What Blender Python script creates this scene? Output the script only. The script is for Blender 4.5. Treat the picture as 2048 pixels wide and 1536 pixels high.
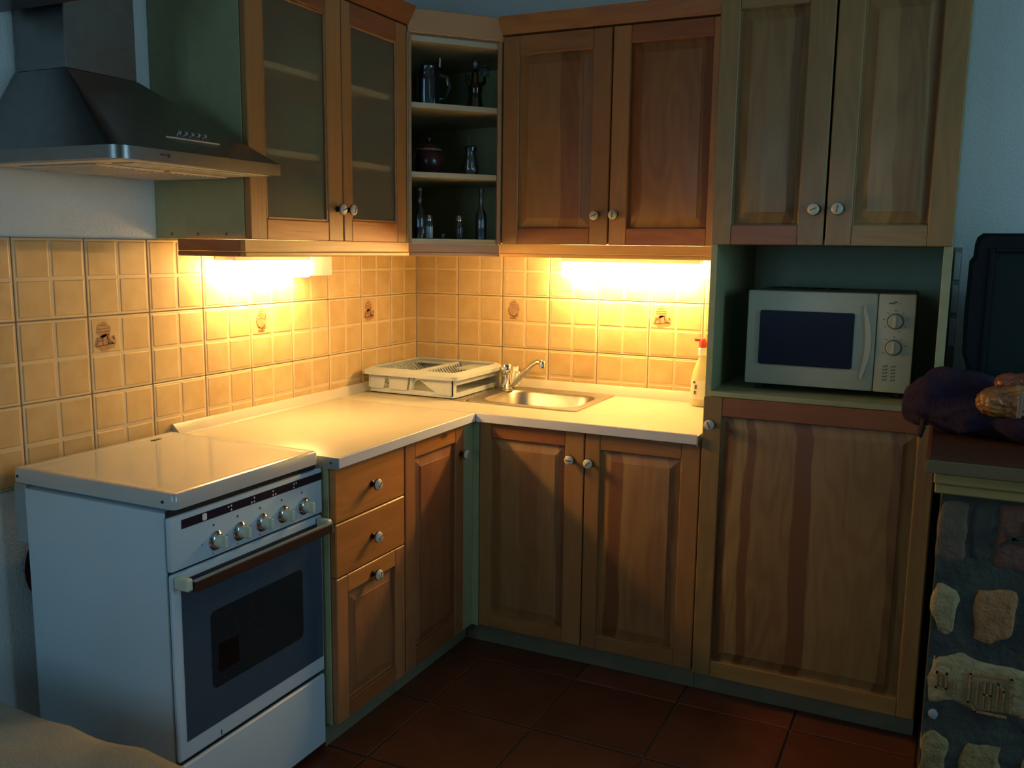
import bpy, bmesh, math, random
from mathutils import Vector, Matrix, noise
for o in list(bpy.data.objects): bpy.data.objects.remove(o)
S = bpy.context.scene
C = S.collection
# ---------------------------------------------------------------- camera
cam = bpy.data.cameras.new('camera'); co = bpy.data.objects.new('camera', cam); C.objects.link(co)
cam.sensor_width = 36; cam.lens = 31.896; cam.clip_start = .02
R_ = Vector((0.90042647, 0.43482692, 0.01255914)); U_ = Vector((-0.07570123, 0.12819865, 0.98885511)); F_ = Vector((-0.42837075, 0.89134205, -0.14835039))
co.matrix_world = Matrix(((R_.x, U_.x, -F_.x, 1.9888), (R_.y, U_.y, -F_.y, -3.2129), (R_.z, U_.z, -F_.z, 1.3588), (0, 0, 0, 1)))
S.camera = co
S.view_settings.view_transform = 'Standard'; S.view_settings.look = 'None'; S.view_settings.gamma = 1
S.view_settings.exposure = 0.0; S.view_settings.use_curve_mapping = False
# ---------------------------------------------------------------- light
w = bpy.data.worlds.new('world'); S.world = w; w.use_nodes = True
w.node_tree.nodes['Background'].inputs[0].default_value = (.35, .6, .8, 1)
w.node_tree.nodes['Background'].inputs[1].default_value = .35
def area(name, loc, target, sx, sy, power, col):
    l = bpy.data.lights.new(name, 'AREA'); l.shape = 'RECTANGLE'; l.size = sx; l.size_y = sy; l.energy = power; l.color = col
    o = bpy.data.objects.new(name, l); C.objects.link(o); o.location = loc
    o.rotation_euler = (Vector(target) - Vector(loc)).to_track_quat('-Z', 'Y').to_euler(); return o
DAY = (.40, .75, 1.0)
area('daylight_window_right', (4.42, -1.75, 1.60), (0, -1.6, 1.0), 1.25, 1.15, 21, DAY)
area('daylight_window_front', (1.0, -4.82, 1.55), (1.0, 0, 1.1), 1.0, 1.0, 10, DAY)
LAMP = (1.0, .63, .22); LAMP_E = 120
# ---------------------------------------------------------------- mesh builder
class MB:
    def __init__(s, xf=None): s.bm = bmesh.new(); s.xf = xf
    def _f(s, geom, mat):
        for f in geom: f.material_index = mat
    def _new(s, v0, f0, mat):
        s.bm.verts.ensure_lookup_table(); s.bm.faces.ensure_lookup_table()
        for f in s.bm.faces[f0:]: f.material_index = mat
        if s.xf:
            for v in s.bm.verts[v0:]: v.co = s.xf(v.co)
    def box(s, x0, x1, y0, y1, z0, z1, mat=0, bev=0, seg=1):
        t = bmesh.new(); r = bmesh.ops.create_cube(t, size=1)
        for v in t.verts: v.co = Vector(((x0+x1)/2+v.co.x*(x1-x0), (y0+y1)/2+v.co.y*(y1-y0), (z0+z1)/2+v.co.z*(z1-z0)))
        if bev: bmesh.ops.bevel(t, geom=list(t.edges), offset=bev, segments=seg, affect='EDGES', profile=.6)
        s.add(t, mat)
    def add(s, t, mat=None):
        n = len(s.bm.verts); vs = []
        for v in t.verts: vs.append(s.bm.verts.new(s.xf(v.co) if s.xf else v.co))
        t.verts.index_update()
        for f in t.faces:
            try:
                g = s.bm.faces.new([vs[v.index] for v in f.verts]); g.material_index = f.material_index if mat is None else mat
            except ValueError: pass
        t.free()
    def loops(s, L, mat=0, cap0=True, cap1=True, closed=True):
        R = [[s.bm.verts.new(s.xf(Vector(p)) if s.xf else Vector(p)) for p in l] for l in L]
        n = len(L[0])
        for a, b in zip(R[:-1], R[1:]):
            for i in range(n if closed else n-1):
                j = (i+1) % n
                f = s.bm.faces.new((a[i], a[j], b[j], b[i])); f.material_index = mat
        if cap0: s.bm.faces.new(R[0][::-1]).material_index = mat
        if cap1: s.bm.faces.new(R[-1]).material_index = mat
    def lathe(s, c, prof, n=24, axis='z', mat=0, sx=1, sy=1):
        c = Vector(c); L = []
        for r, h in prof:
            l = []
            for i in range(n):
                a = 2*math.pi*i/n; u, v = r*math.cos(a)*sx, r*math.sin(a)*sy
                l.append(c + (Vector((u, v, h)) if axis == 'z' else Vector((h, u, v)) if axis == 'x' else Vector((u, -h, v))))
            L.append(l)
        s.loops(L, mat)
    def tube(s, path, r, n=8, mat=0):
        path = [Vector(p) for p in path]; L = []; up = None
        for i, p in enumerate(path):
            d = (path[min(i+1, len(path)-1)] - path[max(i-1, 0)]).normalized()
            if up is None: up = d.orthogonal().normalized()
            up = (up - d*up.dot(d)).normalized(); sd = d.cross(up)
            rr = r[i] if isinstance(r, (list, tuple)) else r
            L.append([p + up*rr*math.cos(2*math.pi*k/n) + sd*rr*math.sin(2*math.pi*k/n) for k in range(n)])
        s.loops(L, mat)
    def prism(s, pts, lo, hi, axis='z', mat=0, bev=0):
        def m(a, b, h): return (a, b, h) if axis == 'z' else (h, a, b) if axis == 'x' else (a, h, b)
        if bev:
            t = bmesh.new(); 
            R = [[t.verts.new(m(a, b, h)) for a, b in pts] for h in (lo, hi)]
            n = len(pts)
            for i in range(n): t.faces.new((R[0][i], R[0][(i+1) % n], R[1][(i+1) % n], R[1][i]))
            t.faces.new(R[0][::-1]); t.faces.new(R[1])
            bmesh.ops.recalc_face_normals(t, faces=t.faces)
            bmesh.ops.bevel(t, geom=list(t.edges), offset=bev, segments=1, affect='EDGES')
            s.add(t, mat)
        else: s.loops([[m(a, b, lo) for a, b in pts], [m(a, b, hi) for a, b in pts]], mat)
    def ball(s, c, r, mat=0, sub=2):
        t = bmesh.new(); bmesh.ops.create_icosphere(t, subdivisions=sub, radius=1)
        for v in t.verts: v.co = Vector((c[0]+v.co.x*r[0], c[1]+v.co.y*r[1], c[2]+v.co.z*r[2]))
        s.add(t, mat)
WO = {}
def link(o, parent, org):
    C.objects.link(o); WO[o.name] = Vector(org)
    if parent: o.parent = parent; o.location = Vector(org) - WO[parent.name]
    else: o.location = org
def build(mb, name, mats, parent=None, org=None, angle=35, recalc=True):
    if not isinstance(mats, (list, tuple)): mats = [mats]
    bm = mb.bm if isinstance(mb, MB) else mb
    if recalc: bmesh.ops.recalc_face_normals(bm, faces=bm.faces)
    if org is None:
        lo = Vector([min(v.co[i] for v in bm.verts) for i in range(3)]); hi = Vector([max(v.co[i] for v in bm.verts) for i in range(3)])
        org = (lo+hi)/2
    org = Vector(org)
    for v in bm.verts: v.co -= org
    me = bpy.data.meshes.new(name); bm.to_mesh(me); bm.free()
    for m in mats: me.materials.append(m)
    for p in me.polygons: p.use_smooth = True
    me.set_sharp_from_angle(angle=math.radians(angle))
    o = bpy.data.objects.new(name, me); link(o, parent, org); return o
def thing(name, label, cat, loc, group=None):
    o = bpy.data.objects.new(name, None); o.empty_display_size = .05; link(o, None, loc)
    return tag(o, label, cat, group)
def tag(o, label, cat, group=None, kind=None):
    if label: o['label'] = label
    if cat: o['category'] = cat
    if group: o['group'] = group
    if kind: o['kind'] = kind
    return o
def copy_child(o, parent, org, name=None):
    c = o.copy(); link(c, parent, org); return c
def frame(O, u, n):   # local (a = along the front, b = up, c = outwards)
    O, u, n = Vector(O), Vector(u), Vector(n)
    return lambda v: O + u*v.x + Vector((0, 0, v.y)) + n*v.z
def rrect(cx, cy, hw, hh, r, k=6):
    P = []
    for (sx, sy, a0) in ((1, 1, 0), (-1, 1, 90), (-1, -1, 180), (1, -1, 270)):
        for i in range(k+1):
            a = math.radians(a0 + 90*i/k); P.append((cx+sx*(hw-r)+r*math.cos(a), cy+sy*(hh-r)+r*math.sin(a)))
    return P
def resample(P, n):
    L = [0]
    for i in range(len(P)): L.append(L[-1] + (Vector(P[(i+1) % len(P)])-Vector(P[i])).length)
    out = []
    for k in range(n):
        t = L[-1]*k/n; i = 0
        while L[i+1] < t: i += 1
        f = (t-L[i])/max(L[i+1]-L[i], 1e-9); a, b = Vector(P[i]), Vector(P[(i+1) % len(P)]); q = a+(b-a)*f; out.append((q.x, q.y))
    return out
# ---------------------------------------------------------------- materials
def nt(name):
    m = bpy.data.materials.new(name); m.use_nodes = True; t = m.node_tree
    return m, t, t.nodes['Principled BSDF']
def N(t, typ, **kw):
    n = t.nodes.new(typ)
    for k, v in kw.items():
        if hasattr(n, k): setattr(n, k, v)
        else: n.inputs[k].default_value = v
    return n
def setc(b, col, rough=.5, metal=0, spec=None, coat=0):
    b.inputs['Base Color'].default_value = (*col, 1); b.inputs['Roughness'].default_value = rough; b.inputs['Metallic'].default_value = metal
    if spec is not None: b.inputs['Specular IOR Level'].default_value = spec
    if coat: b.inputs['Coat Weight'].default_value = coat; b.inputs['Coat Roughness'].default_value = .15
def mix(t, a, b, fac, mode='MIX'):
    n = t.nodes.new('ShaderNodeMix'); n.data_type = 'RGBA'; n.blend_type = mode
    for s, v in ((0, fac), (6, a), (7, b)):
        if hasattr(v, 'links'): t.links.new(v, n.inputs[s])
        else: n.inputs[s].default_value = v if s == 0 else (*v, 1)
    return n.outputs[2]
def math_(t, op, a, b=None, c=None):
    n = t.nodes.new('ShaderNodeMath'); n.operation = op
    for i, v in enumerate((a, b, c)):
        if v is None: continue
        if hasattr(v, 'links'): t.links.new(v, n.inputs[i])
        else: n.inputs[i].default_value = v
    return n.outputs[0]
def mottled(name, c1, c2, scale=8, rough=.5, metal=0, bump=0, bscale=60, spec=None, detail=4, rnd=0, coat=0):
    m, t, b = nt(name); setc(b, c1, rough, metal, spec, coat)
    tc = N(t, 'ShaderNodeTexCoord'); nz = N(t, 'ShaderNodeTexNoise', Scale=scale, Detail=detail); vec = tc.outputs['Object']
    if rnd:
        oi = N(t, 'ShaderNodeObjectInfo'); va = N(t, 'ShaderNodeVectorMath', operation='ADD'); t.links.new(vec, va.inputs[0])
        sc = math_(t, 'MULTIPLY', oi.outputs['Random'], 37.0); t.links.new(sc, va.inputs[1]); vec = va.outputs[0]
    t.links.new(vec, nz.inputs['Vector'])
    cr = N(t, 'ShaderNodeMapRange'); t.links.new(nz.outputs[0], cr.inputs[0]); cr.inputs[1].default_value = .35; cr.inputs[2].default_value = .65
    col = mix(t, c1, c2, cr.outputs[0])
    if rnd:
        v = math_(t, 'MULTIPLY_ADD', oi.outputs['Random'], rnd, 1-rnd/2); hs = N(t, 'ShaderNodeHueSaturation'); t.links.new(v, hs.inputs['Value']); t.links.new(col, hs.inputs['Color']); col = hs.outputs[0]
    t.links.new(col, b.inputs['Base Color'])
    if bump:
        n2 = N(t, 'ShaderNodeTexNoise', Scale=bscale, Detail=3); t.links.new(vec, n2.inputs['Vector'])
        bp = N(t, 'ShaderNodeBump', Strength=bump, Distance=.01); t.links.new(n2.outputs[0], bp.inputs['Height']); t.links.new(bp.outputs[0], b.inputs['Normal'])
    return m
def plain(name, col, rough=.5, metal=0, spec=None, coat=0):
    return mottled(name, col, tuple(c*.93 for c in col), 25, rough, metal, spec=spec, coat=coat)
def wood(name, ax, A, B, stave=0, knots=.5, rough=.46, streak=.8, seed=0.0, bands=()):
    m, t, b = nt(name); setc(b, A, rough, coat=.08)
    tc = N(t, 'ShaderNodeTexCoord'); sp = N(t, 'ShaderNodeSeparateXYZ'); t.links.new(tc.outputs['Object'], sp.inputs[0])
    oi = N(t, 'ShaderNodeObjectInfo'); rv = math_(t, 'MULTIPLY_ADD', oi.outputs['Random'], 23.7, seed)
    xy = math_(t, 'ADD', sp.outputs[0], sp.outputs[1])
    if ax == 'V': lat, lon = xy, sp.outputs[2]
    elif ax == 'H': lat, lon = sp.outputs[2], xy
    else: lat, lon = sp.outputs[1], sp.outputs[0]
    def vec(ls, gs):
        c = N(t, 'ShaderNodeCombineXYZ'); t.links.new(math_(t, 'MULTIPLY', lat, ls), c.inputs[0]); t.links.new(math_(t, 'MULTIPLY', lon, gs), c.inputs[1]); t.links.new(rv, c.inputs[2]); return c.outputs[0]
    def nz(ls, gs, det=2, sc=1.0):
        n = N(t, 'ShaderNodeTexNoise', Scale=sc, Detail=det); t.links.new(vec(ls, gs), n.inputs['Vector']); return n.outputs[0]
    # cathedral figure
    warp = nz(7, 1.3, 2)
    ring = math_(t, 'SINE', math_(t, 'MULTIPLY', warp, 70.0))
    ring = math_(t, 'MULTIPLY_ADD', ring, .5, .5)
    fine = nz(160, 5, 3)
    f = math_(t, 'ADD', math_(t, 'MULTIPLY', ring, .35*streak), math_(t, 'MULTIPLY', fine, .65*streak))
    broad = nz(9, .8, 2)
    mr = N(t, 'ShaderNodeMapRange'); t.links.new(broad, mr.inputs[0]); mr.inputs[1].default_value = .4; mr.inputs[2].default_value = .62
    fac = math_(t, 'MULTIPLY_ADD', mr.outputs[0], .35, f); fac = math_(t, 'SUBTRACT', fac, .25)
    if stave:
        d = math_(t, 'MULTIPLY_ADD', nz(3, 2.2, 2), .06, lat); d = math_(t, 'MULTIPLY', math_(t, 'ADD', d, rv), stave)
        wn = N(t, 'ShaderNodeTexWhiteNoise', noise_dimensions='1D'); t.links.new(math_(t, 'FLOOR', d), wn.inputs['W'])
        st = N(t, 'ShaderNodeMapRange'); t.links.new(wn.outputs[0], st.inputs[0]); st.inputs[1].default_value = .5; st.inputs[2].default_value = .85
        fac = math_(t, 'ADD', math_(t, 'MULTIPLY', fac, .6), math_(t, 'MULTIPLY', st.outputs[0], .75))
    for (bc, bw, bs) in bands:
        dx = math_(t, 'ABSOLUTE', math_(t, 'SUBTRACT', math_(t, 'MULTIPLY_ADD', nz(3, 2.5, 2), .05, xy), bc+.025))
        bm_ = N(t, 'ShaderNodeMapRange'); t.links.new(dx, bm_.inputs[0]); bm_.inputs[1].default_value = bw+.003; bm_.inputs[2].default_value = bw-.003; bm_.inputs[3].default_value = 0; bm_.inputs[4].default_value = bs
        fac = math_(t, 'ADD', fac, bm_.outputs[0])
    cl = N(t, 'ShaderNodeClamp'); t.links.new(fac, cl.inputs[0])
    col = mix(t, A, B, cl.outputs[0])
    if knots:
        vo = N(t, 'ShaderNodeTexVoronoi', Scale=1.0); t.links.new(vec(9, 3.2), vo.inputs['Vector'])
        k = N(t, 'ShaderNodeMapRange'); t.links.new(vo.outputs['Distance'], k.inputs[0]); k.inputs[1].default_value = .10; k.inputs[2].default_value = .05; k.inputs[3].default_value = 0; k.inputs[4].default_value = 1
        s3 = N(t, 'ShaderNodeSeparateColor'); t.links.new(vo.outputs['Color'], s3.inputs[0])
        g = math_(t, 'LESS_THAN', s3.outputs[0], knots*.32)
        col = mix(t, col, (.06, .02, .006), math_(t, 'MULTIPLY', math_(t, 'MULTIPLY', k.outputs[0], g), .8))
    hs = N(t, 'ShaderNodeHueSaturation'); t.links.new(col, hs.inputs['Color']); t.links.new(math_(t, 'MULTIPLY_ADD', oi.outputs['Random'], .25, .88), hs.inputs['Value'])
    t.links.new(hs.outputs[0], b.inputs['Base Color'])
    bp = N(t, 'ShaderNodeBump', Strength=.2, Distance=.002); t.links.new(fine, bp.inputs['Height']); t.links.new(bp.outputs[0], b.inputs['Normal'])
    return m
def thin_glass(name, tint=(.9, .95, .95), rough=.03, body=.12, bodycol=(.5, .55, .55)):
    m, t, b = nt(name); t.nodes.remove(b); out = t.nodes['Material Output']
    tr = N(t, 'ShaderNodeBsdfTransparent'); tr.inputs[0].default_value = (*tint, 1)
    gl = N(t, 'ShaderNodeBsdfGlossy'); gl.inputs['Roughness'].default_value = rough
    df = N(t, 'ShaderNodeBsdfDiffuse'); df.inputs[0].default_value = (*bodycol, 1)
    fr = N(t, 'ShaderNodeFresnel', IOR=1.75)
    m1 = N(t, 'ShaderNodeMixShader'); m1.inputs[0].default_value = body; t.links.new(tr.outputs[0], m1.inputs[1]); t.links.new(df.outputs[0], m1.inputs[2])
    m2 = N(t, 'ShaderNodeMixShader'); t.links.new(fr.outputs[0], m2.inputs[0]); t.links.new(m1.outputs[0], m2.inputs[1]); t.links.new(gl.outputs[0], m2.inputs[2])
    t.links.new(m2.outputs[0], out.inputs[0]); return m
PINE, RED = (.40, .20, .062), (.25, .088, .024)
M = {}
M['wV'] = wood('pine_vertical', 'V', PINE, (.34, .145, .042), 0, .5)
M['wVr'] = wood('pine_panel_staves', 'V', (.38, .20, .068), (.23, .09, .028), 15, .6)
M['wH'] = wood('pine_horizontal', 'H', (.43, .20, .06), RED, 0, .3, seed=3)
M['wHr'] = wood('pine_rail_red', 'H', (.33, .115, .032), (.22, .065, .018), 0, .4, seed=5)
M['wD'] = wood('pine_drawer', 'H', (.52, .20, .045), (.34, .11, .024), 0, .5, seed=9)
M['wP'] = wood('pale_pine_board', 'H', (.46, .25, .10), (.40, .20, .08), 0, .7, seed=7, streak=.4)
M['wDark'] = wood('dark_stained_wood', 'T', (.045, .018, .010), (.03, .012, .007), 0, 0, rough=.3)
M['wTop'] = wood('brown_varnished_slab', 'T', (.10, .038, .02), (.07, .026, .014), 0, 0, rough=.5, streak=.5)
M['wTop'].node_tree.nodes['Principled BSDF'].inputs['Specular IOR Level'].default_value = .15; M['wTop'].node_tree.nodes['Principled BSDF'].inputs['Coat Weight'].default_value = 0
M['wEdge'] = wood('slab_edge', 'H', (.22, .16, .08), (.16, .10, .05), 0, 0, rough=.3, streak=.5)
M['wTrim'] = wood('yellow_trim', 'H', (.40, .30, .10), (.30, .20, .06), 0, 0, rough=.4, streak=.4)
M['wV2'] = wood('warm_pine_vertical', 'V', (.42, .175, .060), (.30, .105, .036), 0, .5)
M['wVr2'] = wood('warm_pine_panel', 'V', (.40, .17, .062), (.25, .085, .032), 13, .5)
M['wV3'] = wood('olive_pine_vertical', 'V', (.36, .215, .068), (.25, .135, .042), 0, .8, seed=2)
M['wVr3'] = wood('olive_pine_panel', 'V', (.37, .23, .082), (.22, .11, .038), 13, .9, seed=4)
M['wVrT'] = wood('olive_pine_panel_striped', 'V', (.37, .23, .082), (.20, .085, .028), 0, .7, seed=4, bands=((-.245, .012, .8), (-.185, .013, .9), (-.035, .024, .9), (.215, .02, .6)))
M['wVrS'] = wood('pine_panel_red_stave', 'V', (.38, .20, .068), (.22, .08, .026), 0, .6, seed=1, bands=((-.085, .021, .9), (.10, .012, .5)))
M['wVrU'] = wood('pine_panel_edge_staves', 'V', (.38, .195, .066), (.24, .09, .028), 0, .4, seed=2, bands=((-.115, .02, .8), (.125, .02, .9)))
M['wVrL'] = wood('olive_pine_panel_one_stave', 'V', (.37, .23, .082), (.22, .10, .035), 0, .6, seed=3, bands=((.06, .014, .9),))
M['wVrR'] = wood('olive_pine_panel_wide_stave', 'V', (.36, .22, .078), (.22, .115, .04), 0, 1.0, seed=8, bands=((.02, .035, .6), (.085, .02, .8)))
M['wH3'] = wood('olive_pine_horizontal', 'H', (.38, .23, .075), (.27, .14, .045), 0, .3, seed=6)
M['wPel'] = wood('glow_tinted_pelmet_board', 'H', (.66, .34, .09), (.56, .25, .06), 0, .3, seed=8)  # pelmet pine lightened: glow bounced off the worktop is put into the colour
M['wPelr'] = wood('red_brown_pelmet_return', 'H', (.46, .16, .055), (.34, .10, .03), 0, .2, seed=8)
M['green'] = mottled('pale_green_laminate', (.38, .40, .21), (.35, .37, .19), 30, .45, rnd=0)
M['greendark'] = mottled('green_back_panel', (.42, .50, .34), (.39, .47, .32), 30, .5)
M['edge'] = mottled('cream_edge_band', (.50, .47, .32), (.47, .44, .30), 20, .5)
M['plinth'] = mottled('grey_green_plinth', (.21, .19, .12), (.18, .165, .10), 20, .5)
M['wall'] = mottled('painted_plaster', (.74, .80, .80), (.70, .76, .76), 3, .85, bump=.25, bscale=160)
M['wall2'] = mottled('low_bounce_plaster', (.50, .50, .47), (.47, .47, .44), 3, .9)  # unseen walls kept darker in colour so they bounce less light
M['ceil'] = mottled('ceiling_paint', (.55, .57, .56), (.53, .55, .54), 3, .9)
M['floorbase'] = mottled('floor_joint_mortar', (.20, .13, .09), (.16, .10, .07), 30, .8)
M['terra'] = mottled('terracotta_floor_tile', (.17, .050, .020), (.13, .036, .014), 7, .42, rnd=.3, bump=.1, bscale=30)
M['tile'] = mottled('cream_tile_relief', (.69, .53, .31), (.66, .50, .29), 20, .42, rnd=.06)
M['pad'] = mottled('ochre_tile_square', (.62, .44, .21), (.55, .36, .15), 16, .42, rnd=.16, detail=6)
M['grout'] = mottled('grout', (.30, .22, .13), (.26, .19, .11), 40, .9)
M['blot'] = mottled('print_wash', (.46, .25, .12), (.38, .20, .09), 60, .35)
M['ink'] = mottled('print_line', (.22, .09, .035), (.18, .07, .03), 60, .35)
M['enamel'] = mottled('white_enamel', (.58, .72, .82), (.56, .70, .80), 6, .3, coat=.4)
M['lid'] = mottled('white_enamel_lid', (.56, .56, .54), (.54, .54, .52), 6, .12, coat=.6)
M['top'] = mottled('white_worktop', (.50, .45, .36), (.48, .43, .34), 12, .3)
M['topedge'] = mottled('worktop_edge', (.74, .72, .74), (.71, .69, .71), 12, .4)
M['alu'] = mottled('aluminium_cap', (.42, .46, .47), (.38, .42, .43), 30, .45, .6)
M['steel'] = mottled('brushed_steel', (.46, .42, .36), (.41, .37, .32), 40, .36, 1)
M['hood'] = mottled('hood_steel', (.30, .30, .29), (.27, .27, .26), 30, .34, 1)
M['chrome'] = plain('chrome', (.75, .75, .74), .08, 1)
M['filter'] = mottled('aluminium_filter', (.66, .62, .55), (.58, .54, .48), 90, .45, .35)
M['black'] = plain('black_plastic', (.012, .013, .016), .35)
M['dark'] = plain('dark_gap', (.02, .018, .016), .7)
M['navy'] = plain('black_print_strip', (.012, .012, .025), .3)
M['white'] = plain('white_print', (.85, .85, .85), .4)
M['cream'] = plain('cream_plastic', (.66, .70, .56), .35)
M['brownbar'] = plain('dark_brown_bar', (.055, .026, .018), .3)
M['ovenglass'] = plain('blue_grey_oven_glass', (.045, .085, .13), .12, coat=.5)
M['ovenwin'] = mottled('oven_window', (.018, .026, .032), (.012, .018, .022), 200, .15)
M['ovendark'] = plain('oven_window_square', (.008, .006, .006), .15)
M['brass'] = plain('dark_bronze', (.05, .035, .02), .35, .7)
M['porc'] = mottled('porcelain', (.72, .68, .56), (.60, .54, .42), 60, .25)
M['rack'] = plain('grey_white_plastic', (.44, .47, .47), .38)
M['mwave'] = mottled('ivory_microwave_shell', (.46, .48, .36), (.43, .45, .34), 6, .35)
M['mwtop'] = plain('grey_metal_shell', (.22, .25, .22), .5)
M['mwwin'] = plain('microwave_window', (.008, .009, .026), .3, spec=.15)
M['mwprint'] = plain('grey_print', (.10, .13, .10), .5)
M['tv'] = plain('black_tv_shell', (.008, .010, .014), .5, spec=.2)
M['tvscreen'] = plain('crt_screen', (.012, .026, .025), .55, spec=.2)
M['purple'] = mottled('purple_fleece', (.030, .010, .030), (.013, .009, .038), 7, .95, bump=.5, bscale=90)
M['strap'] = plain('dark_strap', (.03, .015, .02), .8)
M['bread'] = mottled('orange_brown_crust', (.50, .21, .05), (.24, .07, .02), 34, .35, bump=.9, bscale=45, coat=.6)
M['bread2'] = mottled('orange_brown_crust_upper', (.30, .09, .035), (.17, .045, .02), 20, .4, bump=.5, bscale=40, coat=.5)
M['paper'] = plain('pale_tag', (.26, .20, .15), .3)
M['mortar'] = mottled('grey_green_mortar', (.075, .085, .065), (.04, .046, .042), 14, .9, bump=.9, bscale=30)
M['stoneA'] = mottled('brown_brick', (.19, .13, .08), (.13, .11, .08), 12, .9, bump=.7, bscale=50)
M['stoneR'] = mottled('red_brick', (.21, .09, .06), (.15, .09, .065), 18, .9, bump=.7, bscale=50)
M['stoneY'] = mottled('yellow_stone', (.46, .36, .17), (.30, .25, .12), 16, .9, bump=.8, bscale=50)
M['stoneO'] = mottled('orange_stone', (.44, .23, .09), (.34, .17, .07), 18, .9, bump=.8, bscale=60)
M['stoneO2'] = mottled('ochre_stone', (.36, .27, .11), (.24, .19, .08), 18, .9, bump=.8, bscale=60)
M['pebble'] = plain('pale_pebble', (.30, .35, .36), .8)
M['linen'] = mottled('beige_linen', (.40, .36, .27), (.28, .26, .20), 6, .95, bump=.4, bscale=220)
M['pot'] = plain('brown_glazed_pot', (.045, .014, .014), .22)
M['potband'] = plain('pot_rim_band', (.20, .13, .09), .35)
M['glass'] = thin_glass('clear_glass', body=.05)
M['glass2'] = thin_glass('blue_clear_glass', (.82, .9, 1), body=.05, bodycol=(.25, .32, .38))
M['amber'] = thin_glass('dark_amber_glass', (.45, .32, .15), body=.25, bodycol=(.05, .03, .01))
M['saltw'] = plain('salt', (.65, .75, .72), .8)
M['pepper'] = mottled('pepper', (.10, .08, .06), (.05, .04, .03), 200, .8)
M['soap'] = plain('pale_yellow_soap', (.72, .62, .30), .35)
M['soaplabel'] = plain('pale_bottle_label', (.75, .70, .55), .5)
M['redcap'] = plain('red_cap', (.62, .05, .03), .4)
M['switch'] = plain('grey_white_switch', (.60, .66, .64), .4)
M['olive'] = plain('olive_switch_block', (.30, .27, .15), .5)
mf, t, b = nt('frosted_glass'); setc(b, (.90, .80, .60), .38); b.inputs['Transmission Weight'].default_value = .92; b.inputs['IOR'].default_value = 1.12; M['frost'] = mf
me_, t, b = nt('lamp_diffuser'); setc(b, (.8, .8, .8), .5); b.inputs['Emission Color'].default_value = (*LAMP, 1); b.inputs['Emission Strength'].default_value = LAMP_E; M['emit'] = me_
mg, t, b = nt('window_glass'); setc(b, (1, 1, 1), 0); b.inputs['Transmission Weight'].default_value = 1; b.inputs['IOR'].default_value = 1.0; M['pane'] = mg
M['frame'] = plain('window_frame_white', (.7, .7, .7), .5)
rnd = random.Random(4)
# ---------------------------------------------------------------- room shell
def wall_with_hole(name, axis, pos0, pos1, a0, a1, z0, z1, hole):
    mb = MB(); ha0, ha1, hz0, hz1 = hole
    for (p, q, r, s) in ((a0, ha0, z0, z1), (ha1, a1, z0, z1), (ha0, ha1, z0, hz0), (ha0, ha1, hz1, z1)):
        if axis == 'x': mb.box(pos0, pos1, p, q, r, s)
        else: mb.box(p, q, pos0, pos1, r, s)
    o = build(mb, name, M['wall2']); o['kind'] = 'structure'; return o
XR, YF, ZC = 4.3, -4.7, 2.55
mb = MB(); mb.box(-.15, -.004, YF, .15, -.02, ZC); wl = build(mb, 'wall_left', M['wall']); wl['kind'] = 'structure'
mb = MB(); mb.box(-.15, XR, .004, .15, -.02, ZC); wb = build(mb, 'wall_back', M['wall']); wb['kind'] = 'structure'
wall_with_hole('wall_right', 'x', XR, XR+.15, YF, .15, -.02, ZC, (-2.4, -1.1, 1.0, 2.2))
wall_with_hole('wall_front', 'y', YF-.15, YF, -.15, XR, -.02, ZC, (.45, 1.55, 1.0, 2.1))
mb = MB(); mb.box(-.15, XR, YF, .15, ZC, ZC+.1); o = build(mb, 'ceiling', M['ceil']); o['kind'] = 'structure'
for k, (ax, p0, a0, a1, z0, z1) in enumerate((('x', XR+.05, -2.4, -1.1, 1.0, 2.2), ('y', YF-.10, .45, 1.55, 1.0, 2.1))):
    mb = MB(); am = (a0+a1)/2
    for (p, q, r, s) in ((a0, a0+.05, z0, z1), (a1-.05, a1, z0, z1), (am-.03, am+.03, z0+.05, z1-.05), (a0+.05, a1-.05, z0, z0+.05), (a0+.05, a1-.05, z1-.05, z1)):
        if ax == 'x': mb.box(p0, p0+.05, p, q, r, s)
        else: mb.box(p, q, p0, p0+.05, r, s)
    o = build(mb, 'window_%d' % (k+1), M['frame']); o['kind'] = 'structure'
mb = MB(); mb.box(-.15, XR, YF, .15, -.1, -.006); fl = build(mb, 'floor', M['floorbase']); fl['kind'] = 'structure'
T3 = 1/3; proto = None
for i in range(0, 13):
    for j in range(0, 15):
        x, y = i*T3, -(j+1)*T3
        if x+T3 > XR or y < YF: continue
        org = (x+T3/2, y+T3/2, 0)
        if proto is None:
            mb = MB(); g = .003; mb.box(x+g, x+T3-g, y+g, y+T3-g, -.008, 0, bev=.0025); proto = build(mb, 'tile', M['terra'], fl, org)
        else: copy_child(proto, fl, org)
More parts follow.
